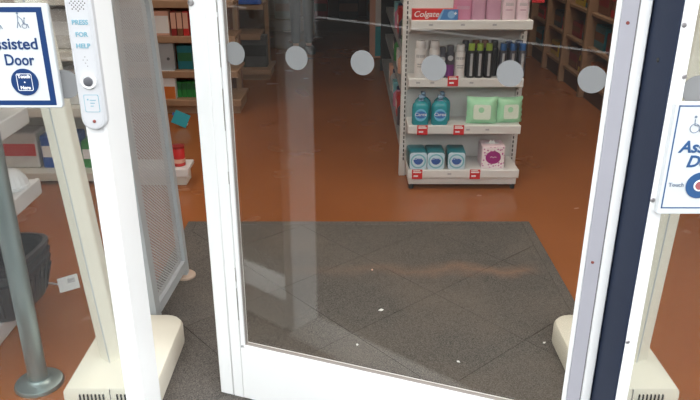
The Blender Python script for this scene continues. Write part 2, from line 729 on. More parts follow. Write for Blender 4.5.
for i in range(12):
    z = .25 + random.random() * 1.6
    gs.span((1.0592, .0165, z), (1.0602, .0184, z + .02 + random.random() * .12))
g_ = gs.build('worn_seam', 'seam_grey', door)
g_['label'] = 'dark worn seam along the stile'
MB().span((1.046, -.012, .215), (1.059, .016, 2.0), .002).build('glazing_bead', 'white_frame', door)
MB().span((1.0448, -.004, .215), (1.0465, .009, 2.0)).build('glazing_seal', 'seam_grey', door)
MB().span((.062, -.02, .012), (1.060, .018, .206), .002).build('bottom_rail', 'white_frame', door)
MB().span((.070, -.012, .206), (1.048, .016, .216), .002).build('glazing_bead', 'white_frame', door)
MB().span((.074, -.004, .2155), (1.0445, .009, .2175)).build('glazing_seal', 'seam_grey', door)
MB().span((.062, -.02, 2.0), (1.060, .018, 2.13), .002).build('top_rail', 'white_frame', door)
MB().span((.072, -.003, .212), (1.050, .003, 2.004)).build('glass_pane', 'door_glass', door)
dm = None
for x in (1.023, .840, .658, .473, .289, .104):
    if dm is None:
        o = MB().prism(circle(.0315, 36), .0008, Matrix.Rotation(R(-90), 4, 'X')).build('round_sticker', 'sticker', door)
        dm = o.data
    else:
        o = bpy.data.objects.new('round_sticker', dm)
        COL.objects.link(o)
        o.parent = door
    o.location = (x, .0032, 1.145)
MB().lathe([(.009, 0), (.009, .003), (.006, .004), (.006, .002), (0, .002)], 14, (1.135, .020, 1.275), M=Matrix.Rotation(R(-90), 4, 'X')).build('lock_cylinder', 'bolt', door, smooth=40)['label'] = 'small metal lock ring'

# ------------------------------------------------------------------ entrance mat
MX0, MX1, MY0, MY1 = -.84, .93, 1.568, 3.335


def clip(poly, x0, x1, y0, y1):
    for ax, lim, sg in ((0, x0, 1), (0, x1, -1), (1, y0, 1), (1, y1, -1)):
        out = []
        for i, p in enumerate(poly):
            q = poly[(i + 1) % len(poly)]
            a, b = (p[ax] - lim) * sg, (q[ax] - lim) * sg
            if a >= 0:
                out.append(p)
            if a * b < 0:
                t = a / (a - b)
                out.append(tuple(p[k] + (q[k] - p[k]) * t for k in (0, 1)))
        poly = out
        if len(poly) < 3:
            return []
    return poly


em = empty('entrance_mat', (0, 0, 0))
tag(em, 'dark grey entrance mat with faint diamond seams and a reddish scuff on the brown floor', 'mat')
BD = .045
for a, b in (((MX0, MY0), (MX0 + BD, MY1)), ((MX1 - BD, MY0), (MX1, MY1)), ((MX0 + BD, MY1 - BD), (MX1 - BD, MY1))):
    MB().span((a[0], a[1], .0005), (b[0], b[1], .010), .003).build('border', 'entrance_mat', em)
T, CA, SA = .46, math.cos(R(-49)), math.sin(R(-49))
for i in range(-12, 13):
    for k in range(-12, 13):
        g = .0012
        q = [(i * T + g, k * T + g), ((i + 1) * T - g, k * T + g), ((i + 1) * T - g, (k + 1) * T - g), (i * T + g, (k + 1) * T - g)]
        q = [(.658 + x * CA - y * SA, 2.243 + x * SA + y * CA) for x, y in q]
        q = clip(q, MX0 + BD, MX1 - BD, MY0, MY1 - BD)
        if len(q) >= 3:
            MB().prism(q, .0085, at(0, 0, .0005)).build('mat_tile', 'entrance_mat', em)
MB().span((MX0 + .02, MY0 + .005, .0002), (MX1 - .02, MY1 - .02, .004)).build('mat_backing', 'black', em)

for i, (x, y, lab, mm) in enumerate(((.125, 2.457, 'white paper scrap on the entrance mat, the largest, in the middle', 'paper'),
                                     (.026, 2.210, 'white paper fleck on the mat just above the bottom rail of the door', 'paper'),
                                     (.387, 2.104, 'white fleck on the mat low down behind the right part of the glass', 'paper'),
                                     (.725, 2.223, 'pale fleck on the mat beside the right plastic plinth', 'paper'),
                                     (.10, 2.80, 'tan crumb of litter on the mat left of the reddish scuff', 'peach'))):
    s = .011 if i == 0 else .0065
    t = MB().prism([(-s, -.4 * s), (.3 * s, -s * .8), (s, .2 * s), (.1 * s, s * .7)], .0025, at(x, y, .0092) @ Matrix.Rotation(i * 1.1, 4, 'Z')).build('paper_scrap', mm)
    tag(t, lab, 'litter')

# ------------------------------------------------------------------ security pedestals


def pedestal(name, cx, label, lean, mirror):
    p = empty(name, (cx, 0, 0))
    tag(p, label, 'security pedestal')
    hw, y0, y1, n = .148, 1.835, 2.285, 5

    def ring(w, f, bk, z, rb):
        pts = [(-w, f), (w, f)]
        for k in range(n + 1):
            a = R(90 * k / n)
            pts.append((w - rb + rb * math.cos(a), bk - rb + rb * math.sin(a)))
        for k in range(n + 1):
            a = R(90 + 90 * k / n)
            pts.append((-w + rb + rb * math.cos(a), bk - rb + rb * math.sin(a)))
        return [Vector((x, y, z)) for x, y in pts]
    b = MB()
    b.loft([ring(hw, y0, y1, .014, .07), ring(hw, y0, y1, .085, .07), ring(hw - .006, y0 + .004, y1 - .006, .096, .066),
            ring(.066, y0 + .06, y1 - .10, .125, .04)])
    bs = b.build('base', ['cream'], p, smooth=35)
    MB().loft([ring(hw - .008, y0 + .008, y1 - .008, .0005, .065), ring(hw - .008, y0 + .008, y1 - .008, .016, .065)]).build('skirting', 'brown', p)
    vm = MB().box((0, 0, 0), (.0048, .006, .034), .001)
    v0 = None
    for k in range(7):
        for sx in (-1, 1):
            if v0 is None:
                v0 = vm.build('vent_slot', 'dark_gap', bs)
                o = v0
            else:
                o = bpy.data.objects.new('vent_slot', v0.data)
                COL.objects.link(o)
                o.parent = bs
            o.location = (sx * (.022 + .0125 * k), y0 - .001, .060)
    MB().span((-.0012, y0 - .001, .016), (.0012, y0 + .003, .094)).build('seam', 'grey_seal', bs)
    # post: wedge-fronted hollow column
    pw = .036
    py0 = 1.935
    off = -mirror * .030 if mirror > 0 else .055
    pr = [(-pw, .030), (-pw, .080), (pw, .080), (pw, .030), (.004 if mirror > 0 else -.012, 0.0)]
    t_ = [(x + lean, y) for x, y in pr]
    MB().prism(pr, 1.46, at(off, py0, .105), .004, top=t_).build('post', 'cream', p)
    sx0 = .003 if mirror > 0 else -.013
    l2 = MB()
    l2.loft([[Vector((off + sx0, py0 - .0006, .112)), Vector((off + sx0 + .0025, py0 - .0006, .112)), Vector((off + sx0 + .0025, py0 + .004, .112)), Vector((off + sx0, py0 + .004, .112))],
             [Vector((off + lean + sx0, py0 - .0006, 1.56)), Vector((off + lean + sx0 + .0025, py0 - .0006, 1.56)), Vector((off + lean + sx0 + .0025, py0 + .004, 1.56)), Vector((off + lean + sx0, py0 + .004, 1.56))]])
    l2.build('seam', 'panel_grey', p)
    return p


pedestal('security_pedestal', -.764, 'cream plastic pedestal with vented base behind the left window and white jamb', -.10, 1)
pedestal('security_pedestal', .900, 'cream plastic pedestal with vented base behind the right window, past the dark strip', .045, -1)

# ------------------------------------------------------------------ perforated barrier
pb = empty('perforated_barrier', (-.722, 2.33, 0))
tag(pb, 'grey perforated metal barrier panel just inside the door on the left', 'barrier')
LE = -.045          # the panel leans a little to the left
HB = 1.27
BY0, BY1 = -.015, .428


def bx(y, z, off=0.0):
    return -.026 + (y - .045) * .0575 + LE * z / HB + off


def frame_loop(inset, zb, r, n=6):
    """stations of a portal with rounded upper corners, from the near foot over the top to the far foot"""
    y0, y1, zt = BY0 + inset, BY1 - inset * .7, HB - inset * .7
    p = [(y0, zb)]
    p += [(y0 + r - r * math.cos(R(90 * k / n)), zt - r + r * math.sin(R(90 * k / n))) for k in range(n + 1)]
    p += [(y1 - r + r * math.sin(R(90 * k / n)), zt - r + r * math.cos(R(90 * k / n))) for k in range(n + 1)]
    p.append((y1, zb))
    return p


po, pi_ = frame_loop(0, .010, .11), frame_loop(.050, .010, .07)
MB().loft([[Vector((bx(yo, zo, -.016), yo, zo)), Vector((bx(yo, zo, .016), yo, zo)), Vector((bx(yi, zi, .016), yi, zi)), Vector((bx(yi, zi, -.016), yi, zi))]
           for (yo, zo), (yi, zi) in zip(po, pi_)]).build('frame', 'panel_grey', pb, smooth=35)
zin = frame_loop(.044, .075, .075)
sheet = MB()
sheet.loft([[Vector((bx(y, z, o), y, z)) for y, z in zin] for o in (-.0015, .0015)])
sheet.build('perforated_sheet', 'perforated_sheet', pb)
ya, yb_ = BY0 + .056, BY1 - .038
MB().loft([[Vector((bx(y, z, o), y, z)) for z, o in ((.055, -.016), (.055, .016), (.095, .016), (.095, -.016))] for y in (ya, yb_)]).build('bottom_rail', 'panel_grey', pb)
MB().lathe([(.045, 0), (.045, .008), (.040, .013), (.03, .015)], 20, (-.004, .412, .010)).build('foot_plate', 'pink_cream', pb, smooth=40)['label'] = 'pinkish round foot plate'

# ------------------------------------------------------------------ steel bollard
bo = empty('steel_bollard', (-1.064, 1.99, 0))
tag(bo, 'brushed steel post on a round base plate inside the left window', 'bollard')
MB().lathe([(.079, .0005), (.080, .006), (.076, .014), (.045, .020), (.036, .028)], 28).build('base_plate', 'steel', bo, smooth=40)
MB().lathe([(.031, .015), (.031, 1.0)], 24).build('post', 'steel', bo, smooth=40)
MB().lathe([(.036, .995), (.036, 1.01), (.026, 1.03), (0, 1.038)], 24).build('cap', 'steel', bo, smooth=40)

# ------------------------------------------------------------------ intercom panel on the left jamb
ic = empty('intercom_panel', (-.5185, YF, 0))
tag(ic, 'long white intercom panel with speaker holes and round button on the left jamb', 'intercom')
IW, IZ0, IZ1 = .051, 1.086, 1.50
pts = [(IW / 2, IZ1), (-IW / 2, IZ1)]
for k in range(9):
    a = R(180 + 180 * k / 8)
    pts.append((IW / 2 * math.cos(a), IZ0 + .021 + .021 * math.sin(a)))
MB().prism(pts, .022, FRONT, .004).build('housing', 'panel_white', ic, smooth=30)
pl = [(x * .74, IZ0 + .006 + (z - IZ0) * .975) for x, z in pts]
MB().prism(pl, .0012, at(0, -.0215, 0) @ FRONT).build('face_plate', 'panel_white', ic)
YI = -.0228
sh = MB()
for a in range(-4, 5):
    for b in range(-4, 5):
        r = math.hypot(a, b)
        if r < 4.3 and (a + b) % 2 == 0:
            sh.lathe([(.0015, 0), (0, .0006)], 6, (a * .0036, YI, 1.338 + b * .0036), M=FRONT)
for a, b in ((0, 1.236), (-.004, 1.230), (.004, 1.230), (0, 1.224), (.003, 1.218)):
    sh.lathe([(.0010, 0), (0, .0006)], 6, (a, YI, b), M=FRONT)
tag(sh.build('speaker_hole', 'panel_hole', ic), kind='stuff', label='speaker perforations')
MB().text('PRESS', .0125, at(0, YI, 1.302) @ FRONT, bold=.0003).build('lettering', 'pale_blue_print', ic)
MB().text('FOR', .0125, at(0, YI, 1.279) @ FRONT, bold=.0003).build('lettering', 'pale_blue_print', ic)
MB().text('HELP', .0125, at(0, YI, 1.257) @ FRONT, bold=.0003).build('lettering', 'pale_blue_print', ic)
bt = MB().lathe([(.0155, 0), (.0155, .003), (.0135, .0045), (.011, .003), (0, .003)], 28, (.001, YI, 1.188), M=FRONT).build('button_ring', 'white_frame', ic, smooth=40)
MB().lathe([(.0092, .003), (.0092, .0052), (.0075, .006), (0, .006)], 24, (.001, YI, 1.188), M=FRONT).build('button', 'button_grey', bt, smooth=40)['label'] = 'round grey push button'
cl = MB()
cl.prism(rrect(.030, .036, .003), .0005, at(.001, YI + .0003, 1.143) @ FRONT, mi=0)
cl.prism(rrect(.0275, .0335, .0025), .0005, at(.001, YI, 1.143) @ FRONT, mi=1)
cl.prism(circle(.0018, 10), .0004, at(-.006, YI - .0004, 1.151) @ FRONT, mi=0)
for k in range(3):
    cl.span((-.002, YI - .001, 1.149 - .006 * k), (.010 - .003 * k, YI - .0004, 1.1505 - .006 * k), mi=0)
cl.build('card_reader', ['pale_blue_print', 'panel_white'], ic)
MB().lathe([(.0035, 0), (.0035, .001), (.002, .0018), (0, .001)], 12, (.001, YI, 1.106), M=FRONT).build('screw', 'rust_bolt', ic, smooth=40)['label'] = 'rusty screw'

# ------------------------------------------------------------------ the two signs


def stick_helper(mb, x, y, z, s, mi=0):
    """a walking figure that pushes a wheelchair, in thin strokes facing -y"""
    def st(a, b, r=.0008):
        mb.tube([(x + a[0] * s, y, z + a[1] * s), (x + b[0] * s, y, z + b[1] * s)], r, 5, mi)
    mb.prism(circle(.0022 * s / 1.0 * 1.0, 12), .0006, at(x - .006 * s, y + .0003, z + .021 * s) @ FRONT, mi=mi)
    st((-.006, .018), (-.007, .006))
    st((-.006, .016), (.001, .010))
    st((-.007, .006), (-.010, -.006))
    st((-.007, .006), (-.003, -.005))
    st((.001, .010), (.003, .001))
    st((.003, .001), (.010, .001))
    st((.010, .001), (.012, -.006))
    mb.prism(circle(.0016 * s, 12), .0006, at(x + .006 * s, y + .0003, z + .012 * s) @ FRONT, mi=mi)
    st((.005, .010), (.004, .002))
    ring = [(x + (.004 + .0045 * math.cos(2 * PI * k / 12)) * s, y, z + (-.002 + .0045 * math.sin(2 * PI * k / 12)) * s) for k in range(13)]
    mb.tube(ring, .0006, 5, mi)


sg = empty('assisted_door_sign', (-.665, YF + .022, 1.229), 0)
tag(sg, 'white sign with a thick blue border and navy lettering on the left window', 'sign')
w_, h_ = .150, .208
MB().prism(rrect(w_, h_, .006), .012, at(0, 0, 0) @ FRONT, .0015).build('board', 'sign_white', sg)
bd = MB()
yo = -.0124
for a, b in (((-w_ / 2 + .006, -h_ / 2 + .006), (-w_ / 2 + .016, h_ / 2 - .006)), ((w_ / 2 - .024, -h_ / 2 + .006), (w_ / 2 - .012, h_ / 2 - .006)),
             ((-w_ / 2 + .016, h_ / 2 - .016), (w_ / 2 - .024, h_ / 2 - .006)), ((-w_ / 2 + .016, -h_ / 2 + .006), (w_ / 2 - .024, -h_ / 2 + .016))):
    bd.span((a[0], yo, a[1]), (b[0], yo + .0008, b[1]))
bd.build('border', 'sign_blue', sg)
MB().text('Assisted', .0315, at(-.008, yo, .026) @ FRONT, bold=.0005).build('lettering', 'sign_blue', sg)
MB().text('Door', .0315, at(.002, yo, -.006) @ FRONT @ Matrix.Diagonal((.84, 1, 1, 1)), bold=.0005).build('lettering', 'sign_blue', sg)
pg = MB()
stick_helper(pg, .020, yo, .064, 1.05)
pg.build('pictogram', 'sign_grey', sg)
pg = MB()
ring = [(-.030 + .006 * math.cos(2 * PI * k / 14), yo, .060 + .006 * math.sin(2 * PI * k / 14)) for k in range(15)]
pg.tube(ring, .0007, 5)
pg.tube([(-.031, yo, .073), (-.030, yo, .064), (-.023, yo, .063), (-.020, yo, .056)], .0008, 5)
pg.prism(circle(.0022, 12), .0006, at(-.031, yo, .077) @ FRONT)
pg.build('pictogram', 'sign_grey', sg)
tb = MB().prism(circle(.0275, 40), .0012, at(0.006, yo, -.050) @ FRONT).build('touch_button', 'sign_blue', sg)
fr = MB()
fr.tube([(.006 + x, yo - .0014, -.050 + z) for x, z in (rrect(.030, .034, .003) + [rrect(.030, .034, .003)[0]])], .0006, 5)
fr.text('Touch', .0098, at(.006, yo - .0014, -.0385) @ FRONT, bold=.0003)
fr.text('Here', .0098, at(.006, yo - .0014, -.0615) @ FRONT, bold=.0003)
fr.prism(circle(.0015, 10), .0004, at(.006, yo - .0012, -.050) @ FRONT)
fr.build('touch_print', 'white_print', tb)

sg = empty('assisted_door_sign', (.741, YF - .0005, 1.020), 0)
tag(sg, 'white sign with a thin blue outline and bold blue lettering on the right window', 'sign')
w_, h_ = .166, .244
MB().prism(rrect(w_, h_, .004), .014, at(0, 0, 0) @ FRONT, .001).build('board', 'sign_white', sg)
yo = -.0144
bd = MB()
bw, bh = .152, .226
for a, b in (((-bw / 2, -bh / 2), (-bw / 2 + .0028, bh / 2)), ((bw / 2 - .0028, -bh / 2), (bw / 2, bh / 2)),
             ((-bw / 2, bh / 2 - .0028), (bw / 2, bh / 2)), ((-bw / 2, -bh / 2), (bw / 2, -bh / 2 + .0028))):
    bd.span((a[0], yo, a[1] + .004), (b[0], yo + .0008, b[1] + .004))
bd.build('border', 'sign_lightblue', sg)
MB().text('Assisted', .0355, at(.000, yo, .028) @ FRONT, bold=.0009, shear=.22).build('lettering', 'sign_lightblue', sg)
MB().text('Door', .0355, at(.000, yo, -.004) @ FRONT, bold=.0009, shear=.22).build('lettering', 'sign_lightblue', sg)
MB().text('Touch', .0125, at(-.052, yo, -.055) @ FRONT, bold=.0002).build('lettering', 'sign_grey', sg)
pg = MB()
ring = [(-.036 + .0095 * math.cos(2 * PI * k / 16), yo, .069 + .0095 * math.sin(2 * PI * k / 16)) for k in range(17)]
pg.tube(ring, .0009, 5)
pg.tube([(-.038, yo, .088), (-.037, yo, .075), (-.028, yo, .074), (-.024, yo, .062)], .0011, 5)
pg.prism(circle(.0028, 12), .0006, at(-.038, yo, .093) @ FRONT)
pg.build('pictogram', 'sign_grey', sg)
tb = MB().prism(circle(.029, 40), .0012, at(-.003, yo, -.056) @ FRONT).build('touch_button', 'sign_lightblue', sg)
MB().prism(circle(.0128, 32), .0006, at(-.003, yo - .0012, -.056) @ FRONT).build('button_ring', 'white_print', tb)
MB().prism(circle(.0095, 32), .0008, at(-.003, yo - .0014, -.056) @ FRONT).build('button_centre', 'pink_red', tb)

# ------------------------------------------------------------------ the white gondola end in the middle
GX, GW = .652, .640
GYF, GYB = 3.815, 4.045
go = empty('shelf_gondola', (GX, GYB, 0))
tag(go, 'white shelving end bay with four shelves of toiletries facing the door', 'shelving')
D = GYB - GYF
for sx in (-1, 1):
    up = MB().span((sx * .335 - .018, -.002, .0), (sx * .335 + .018, .040, 1.62), .002).build('upright', 'gondola_white', go)
    sl = MB()
    for k in range(56):
        sl.span((sx * (.335 - .006) - .0035, -.003, .10 + k * .027), (sx * (.335 - .006) + .0035, 0.001, .118 + k * .027))
    tag(sl.build('slot', 'slot_dark', up), kind='stuff')
MB().span((-.317, .012, .0), (.317, .034, 1.6)).build('back_panel', 'gondola_white', go)
kk = MB()
kk.span((-.312, -D + .006, .028), (.312, -D + .026, .078), .003)
kk.span((-.312, -D + .03, .028), (-.292, .01, .078))
kk.span((.292, -D + .03, .028), (.312, .01, .078))
kk.build('kick_plate', 'gondola_white', go)
for sx in (-1, 1):
    MB().lathe([(.014, .0005), (.014, .03)], 10, (sx * .296, -D + .02, 0)).build('foot', 'dark_gap', go)
SHZ = (.122, .370, .630, .960)
SHF = (3.80, 3.855, 3.900, 3.825)         # front edge of every shelf
SHW = (.640, .640, .645, .650)
tick_i = 0


def ticket(parent, x, y, z, w=.060, h=.058):
    t = MB()
    t.box((x, y, z), (w, .0016, h), 0, mi=0)
    t.box((x, y - .0011, z + h * .22), (w * .78, .0006, h * .14), mi=1)
    t.box((x - w * .05, y - .0011, z + h * .40), (w * .66, .0006, h * .08), mi=1)
    t.box((x - w * .12, y - .0011, z - h * .18), (w * .42, .0006, h * .16), mi=1)
    return t.build('price_ticket', ['red_ticket', 'white_print'], parent)


for i, (z, yf, w) in enumerate(zip(SHZ, SHF, SHW)):
    f = yf - GYB
    s = MB()
    s.span((-w / 2, f + .010, z - .022), (w / 2, .010, z), .002)
    pts = [(0, -.046), (.006, -.050), (.012, -.050), (.012, .002), (.004, .002), (0, -.002)]
    s.prism([(y + f, zz + z) for y, zz in pts], w, at(-w / 2, 0, 0) @ Matrix(((0, 0, 1, 0), (1, 0, 0, 0), (0, 1, 0, 0), (0, 0, 0, 1))), .001)
    if i:      # wedge brackets below
        for sx in (-1, 1):
            s.prism([(0, -.02), (0, -.10), (f + .03, -.045), (f + .02, -.02)], .004, at(sx * (w / 2 - .006), 0, z) @ Matrix(((0, 0, 1, 0), (1, 0, 0, 0), (0, 1, 0, 0), (0, 0, 0, 1))))
    so = s.build('shelf', 'gondola_white', go)
    for x in {0: (-.266, .067), 1: (-.240, -.033), 2: (-.075,), 3: ()}[i]:
        ticket(so, x, f - .0015, z - .024 if i != 2 else z - .012)
    for x in {0: (-.08,), 1: (.13, .02), 2: (-.27, .03, -.19), 3: (-.22, -.05, .12)}[i]:
        MB().box((x, f - .0008, z - .022), (.022, .0012, .010)).build('price_mark', 'grey_print', so)
# red flag label at the right upright
fl_ = MB().span((.355, -.03, 1.03), (.425, -.026, 1.13), .001).build('aisle_flag', 'red_ticket', go)
fl_['label'] = 'red flag label beside the right upright'
MB().span((.345, -.03, 1.06), (.36, -.012, 1.09)).build('flag_bracket', 'gondola_white', fl_)


def GP(px, shelf, depth=.06):
    """x in the scene of image column px on a shelf, and the y of an item standing `depth` behind the lip"""
    Y = SHF[shelf] + depth
    dep = Y * math.cos(R(22.35)) + (1.5 - SHZ[shelf] - .06) * math.sin(R(22.35))
    return (px - 350) / 703 * dep, Y, SHZ[shelf]


# --- toothpaste carton
x, y, z = GP(435.0, 3, .035)
t = empty('toothpaste_carton', (x, y, z))
tag(t, 'red and blue toothpaste carton lying on the left of the top shelf', 'toothpaste')
MB().box((0, 0, .029), (.246, .045, .058), .001).build('carton', 'tooth_red', t)
b = MB()
b.prism([(.025, -.028), (.122, -.028), (.122, .028), (.045, .028), (.032, 0.0)], .0006, at(0, -.0226, .029) @ FRONT, mi=0)
b.prism([(.010, -.028), (.026, -.028), (.048, .028), (.040, .028)], .0008, at(0, -.0226, .029) @ FRONT, mi=1)
b.prism(circle(.020, 20, .086, 0), .0008, at(0, -.0229, .029) @ FRONT, mi=1)
b.build('blue_panel', ['tooth_blue', 'tooth_sky'], t)
MB().text('Colgate', .043, at(-.048, -.0232, .031) @ FRONT, bold=.0003, shear=.25).build('lettering', 'white_print', t)
MB().text('+', .03, at(.108, -.0236, .034) @ FRONT, bold=.001).build('lettering', 'white_print', t)


def rr_ring(w, d, r, z, n=3):
    return [Vector((x, y, z)) for x, y in rrect(w, d, r, n)]


# --- bottles on the top shelf
def shampoo(name, w, d, h, bm_, capm, loc, label, cat, group, bands=None):
    t = empty(name, loc)
    tag(t, label, cat, group)
    MB().loft([rr_ring(w * .94, d * .94, d * .28, 0), rr_ring(w, d, d * .3, .006), rr_ring(w, d, d * .3, h * .78), rr_ring(w * .86, d * .9, d * .3, h * .88), rr_ring(w * .5, d * .7, d * .25, h * .91)]).build('body', bm_, t, smooth=40)
    MB().loft([rr_ring(w * .5, d * .7, d * .25, h * .905), rr_ring(w * .5, d * .7, d * .25, h * .985), rr_ring(w * .44, d * .6, d * .2, h)]).build('cap', capm, t, smooth=40)
    if bands:
        for (z0, z1, ww, m) in bands:
            MB().span((-w * ww / 2, -d / 2 - .0006, z0), (w * ww / 2, -d / 2 + .001, z1)).build('label', m, t)
    return t


top = [(462.5, .096, 'pink_bottle', 'left'), (478.3, .075, 'mauve_bottle', 'middle'), (493.3, .080, 'mauve_bottle', 'right')]
for px, w, m, wh in top:
    x, y, z = GP(px, 3, .055)
    shampoo('shampoo_bottle', w, .055, .23, m, 'cap_purple', (x, y, z), {'left': 'deep pink bottle on the top shelf next to the toothpaste carton', 'middle': 'mauve bottle on the top shelf, second to the right of the toothpaste', 'right': 'mauve bottle on the top shelf touching the pale pink pair'}[wh], 'bottle', 'pink bottles on the top shelf',
            [(.055, .072, .7, 'mauve_bottle'), (.11, .16, .7, 'pale_pink')])
for px, w, lab in ((508.5, .070, 'pale pink bottle with a dark line of print, left of the pale pair'), (522.2, .066, 'pale pink bottle at the right end of the top shelf')):
    x, y, z = GP(px, 3, .045)
    shampoo('lotion_bottle', w, .05, .22, 'pale_pink', 'white_plastic', (x, y, z), lab, 'bottle', 'pale pink bottles on the top shelf',
            [(.050, .055, .5, 'mauve_bottle'), (.076, .081, .6, 'grey_print'), (.086, .089, .6, 'grey_print'), (.11, .15, .7, 'pale_pink')])


# --- sprays on the second shelf
def can(loc, r, h, bodym, capm, label, group, labelm=None, style=0):
    t = empty('spray_can', loc)
    tag(t, label, 'spray can', group)
    MB().lathe([(r * .92, .0), (r, .004), (r, h * .74), (r * .93, h * .78), (r * .72, h * .805)], 18).build('body', bodym, t, smooth=40)
    MB().lathe([(r * .80, h * .80), (r * .80, h * .97), (r * .7, h), (0, h)], 16).build('cap', capm, t, smooth=40)
    if labelm:
        b = MB()
        if style == 0:       # two print blocks on the front
            for z0, z1, a in ((.56, .64, 50), (.30, .33, 35), (.36, .40, 40)):
                b = MB()
                b.loft([[Vector((rr * math.sin(R(g)), -rr * math.cos(R(g)), z)) for g, rr in ((-a, r * 1.012), (-a / 2, r * 1.012), (0, r * 1.012), (a / 2, r * 1.012), (a, r * 1.012), (a, r * .98), (a / 2, r * .98), (0, r * .98), (-a / 2, r * .98), (-a, r * .98))] for z in (h * z0, h * z1)])
                b.build('label', labelm, t)
            return t
        elif style == 1:     # ring emblem
            b.prism(circle(r * .62, 20), .004, at(0, -r * .90, h * .62) @ FRONT)
        else:                # vertical silver stripe, a painted highlight on the black lime-capped cans
            a = 18
            b.loft([[Vector((rr * math.sin(R(g)), -rr * math.cos(R(g)), z)) for g, rr in ((-a, r * 1.015), (0, r * 1.015), (a, r * 1.015), (a, r * .97), (-a, r * .97))] for z in (h * .06, h * .72)])
        b.build('label', labelm, t)
    return t


G2 = 'spray cans on the second shelf'
spr = [
    (420.0, .031, .205, 'can_white', 'can_white', 'white spray can first from the left on the second shelf', 'grey_print', 0),
    (434.0, .031, .205, 'can_white', 'can_white', 'white spray can second from the left, behind the round door sticker', 'grey_print', 0),
    (442.0, .022, .170, 'can_dark', 'can_dark', 'dark grey can between the white spray cans, mostly hidden', 'can_silver', 1),
    (449.5, .024, .180, 'can_dark', 'can_dark', 'dark grey can with a pale round emblem above a purple base', 'can_silver', 1),
    (459.5, .029, .185, 'can_white', 'can_white', 'white can standing to the right of the red price ticket', 'grey_print', 0),
    (470.5, .023, .190, 'can_black', 'lime', 'black spray can with lime cap, left of three', 'can_silver', 2),
    (479.0, .023, .190, 'can_black', 'lime', 'black spray can with lime cap, middle of three', 'can_silver', 2),
    (488.0, .023, .190, 'can_black', 'lime', 'black spray can with lime cap, right of three', 'can_silver', 2),
    (502.0, .022, .190, 'can_dark', 'cap_blue', 'blue-capped silver striped can, left of three', 'can_silver', 2),
    (511.5, .023, .190, 'can_dark', 'cap_blue', 'blue-capped silver striped can behind the round door sticker', 'can_silver', 2),
    (521.0, .023, .190, 'can_dark', 'cap_blue', 'blue-capped silver striped can at the right end of the shelf', 'can_silver', 2)]
for px, r, h, bm_, cm_, lab, lm, st in spr:
    x, y, z = GP(px, 2, .045)
    c = can((x, y, z), r, h, bm_, cm_, lab, G2, lm, st)
    if 'purple' in lab:
        MB().lathe([(r * 1.01, .006), (r * 1.02, .05), (r * 1.01, .075)], 18).build('lower_band', 'purple', c, smooth=40)
back = [(426, 'can_white', 'can_white', 'pale spray can behind the first two white cans'), (464.5, 'can_dark', 'can_dark', 'dark can in the back row behind the white can'), (474.5, 'can_black', 'brown', 'black can in the back row between the left lime caps'),
        (483.5, 'can_black', 'brown', 'black can in the back row between the right lime caps'), (493, 'can_black', 'can_black', 'black can in the back row right of the lime caps'),
        (507, 'can_black', 'cap_navy', 'navy-capped can in the back row, left one'), (516.5, 'can_black', 'cap_navy', 'navy-capped can in the back row, right one')]
for px, b_, c_, lab in back:
    x, y, z = GP(px, 2, .100)
    can((x, y, z), .0245, .198, b_, c_, lab, G2)


# --- soap bottles
def soap(loc, label):
    t = empty('hand_soap_bottle', loc)
    tag(t, label, 'soap bottle', 'teal soap pump bottles on the third shelf')
    w, d = .096, .058
    MB().loft([rr_ring(w * .93, d * .9, .02, 0), rr_ring(w, d, .022, .008), rr_ring(w, d, .022, .095), rr_ring(w * .92, d * .95, .022, .116), rr_ring(w * .6, d * .7, .015, .132), rr_ring(.034, .034, .012, .138)]).build('body', 'teal_liquid', t, smooth=50)
    l = MB()
    l.prism(circle(.034, 28, 0, 0, 1.0, 1.05), .0015, at(0, -d / 2 + .0002, .060) @ FRONT, mi=0)
    lb = l.build('label', 'label_sky', t)
    MB().prism(circle(.027, 24, 0, -.004, 1.15, .80), .0008, at(0, -d / 2 - .0012, .066) @ FRONT).build('emblem', 'label_blue', lb)
    MB().text('Carex', .027, at(0, -d / 2 - .0024, .064) @ FRONT, bold=.0002, shear=.1).build('lettering', 'white_print', lb)
    pm = MB()
    pm.lathe([(.017, .137), (.017, .145), (.012, .147)], 16)
    pm.lathe([(.006, .145), (.006, .158)], 10)
    pm.box((0, -.008, .162), (.026, .050, .014), .004)
    pm.build('pump', 'pump_blue', t, smooth=40)
    return t


for px, lab in ((420.3, 'teal soap pump bottle on the third shelf, left of the two'), (439.5, 'teal soap pump bottle on the third shelf, right of the two')):
    x, y, z = GP(px, 1, .040)
    soap((x, y, z), lab)
for px, lab in ((422.5, 'teal soap pump bottle in the back row, left one'), (441.5, 'teal soap pump bottle in the back row, right one')):
    x, y, z = GP(px, 1, .125)
    soap((x, y, z), lab)


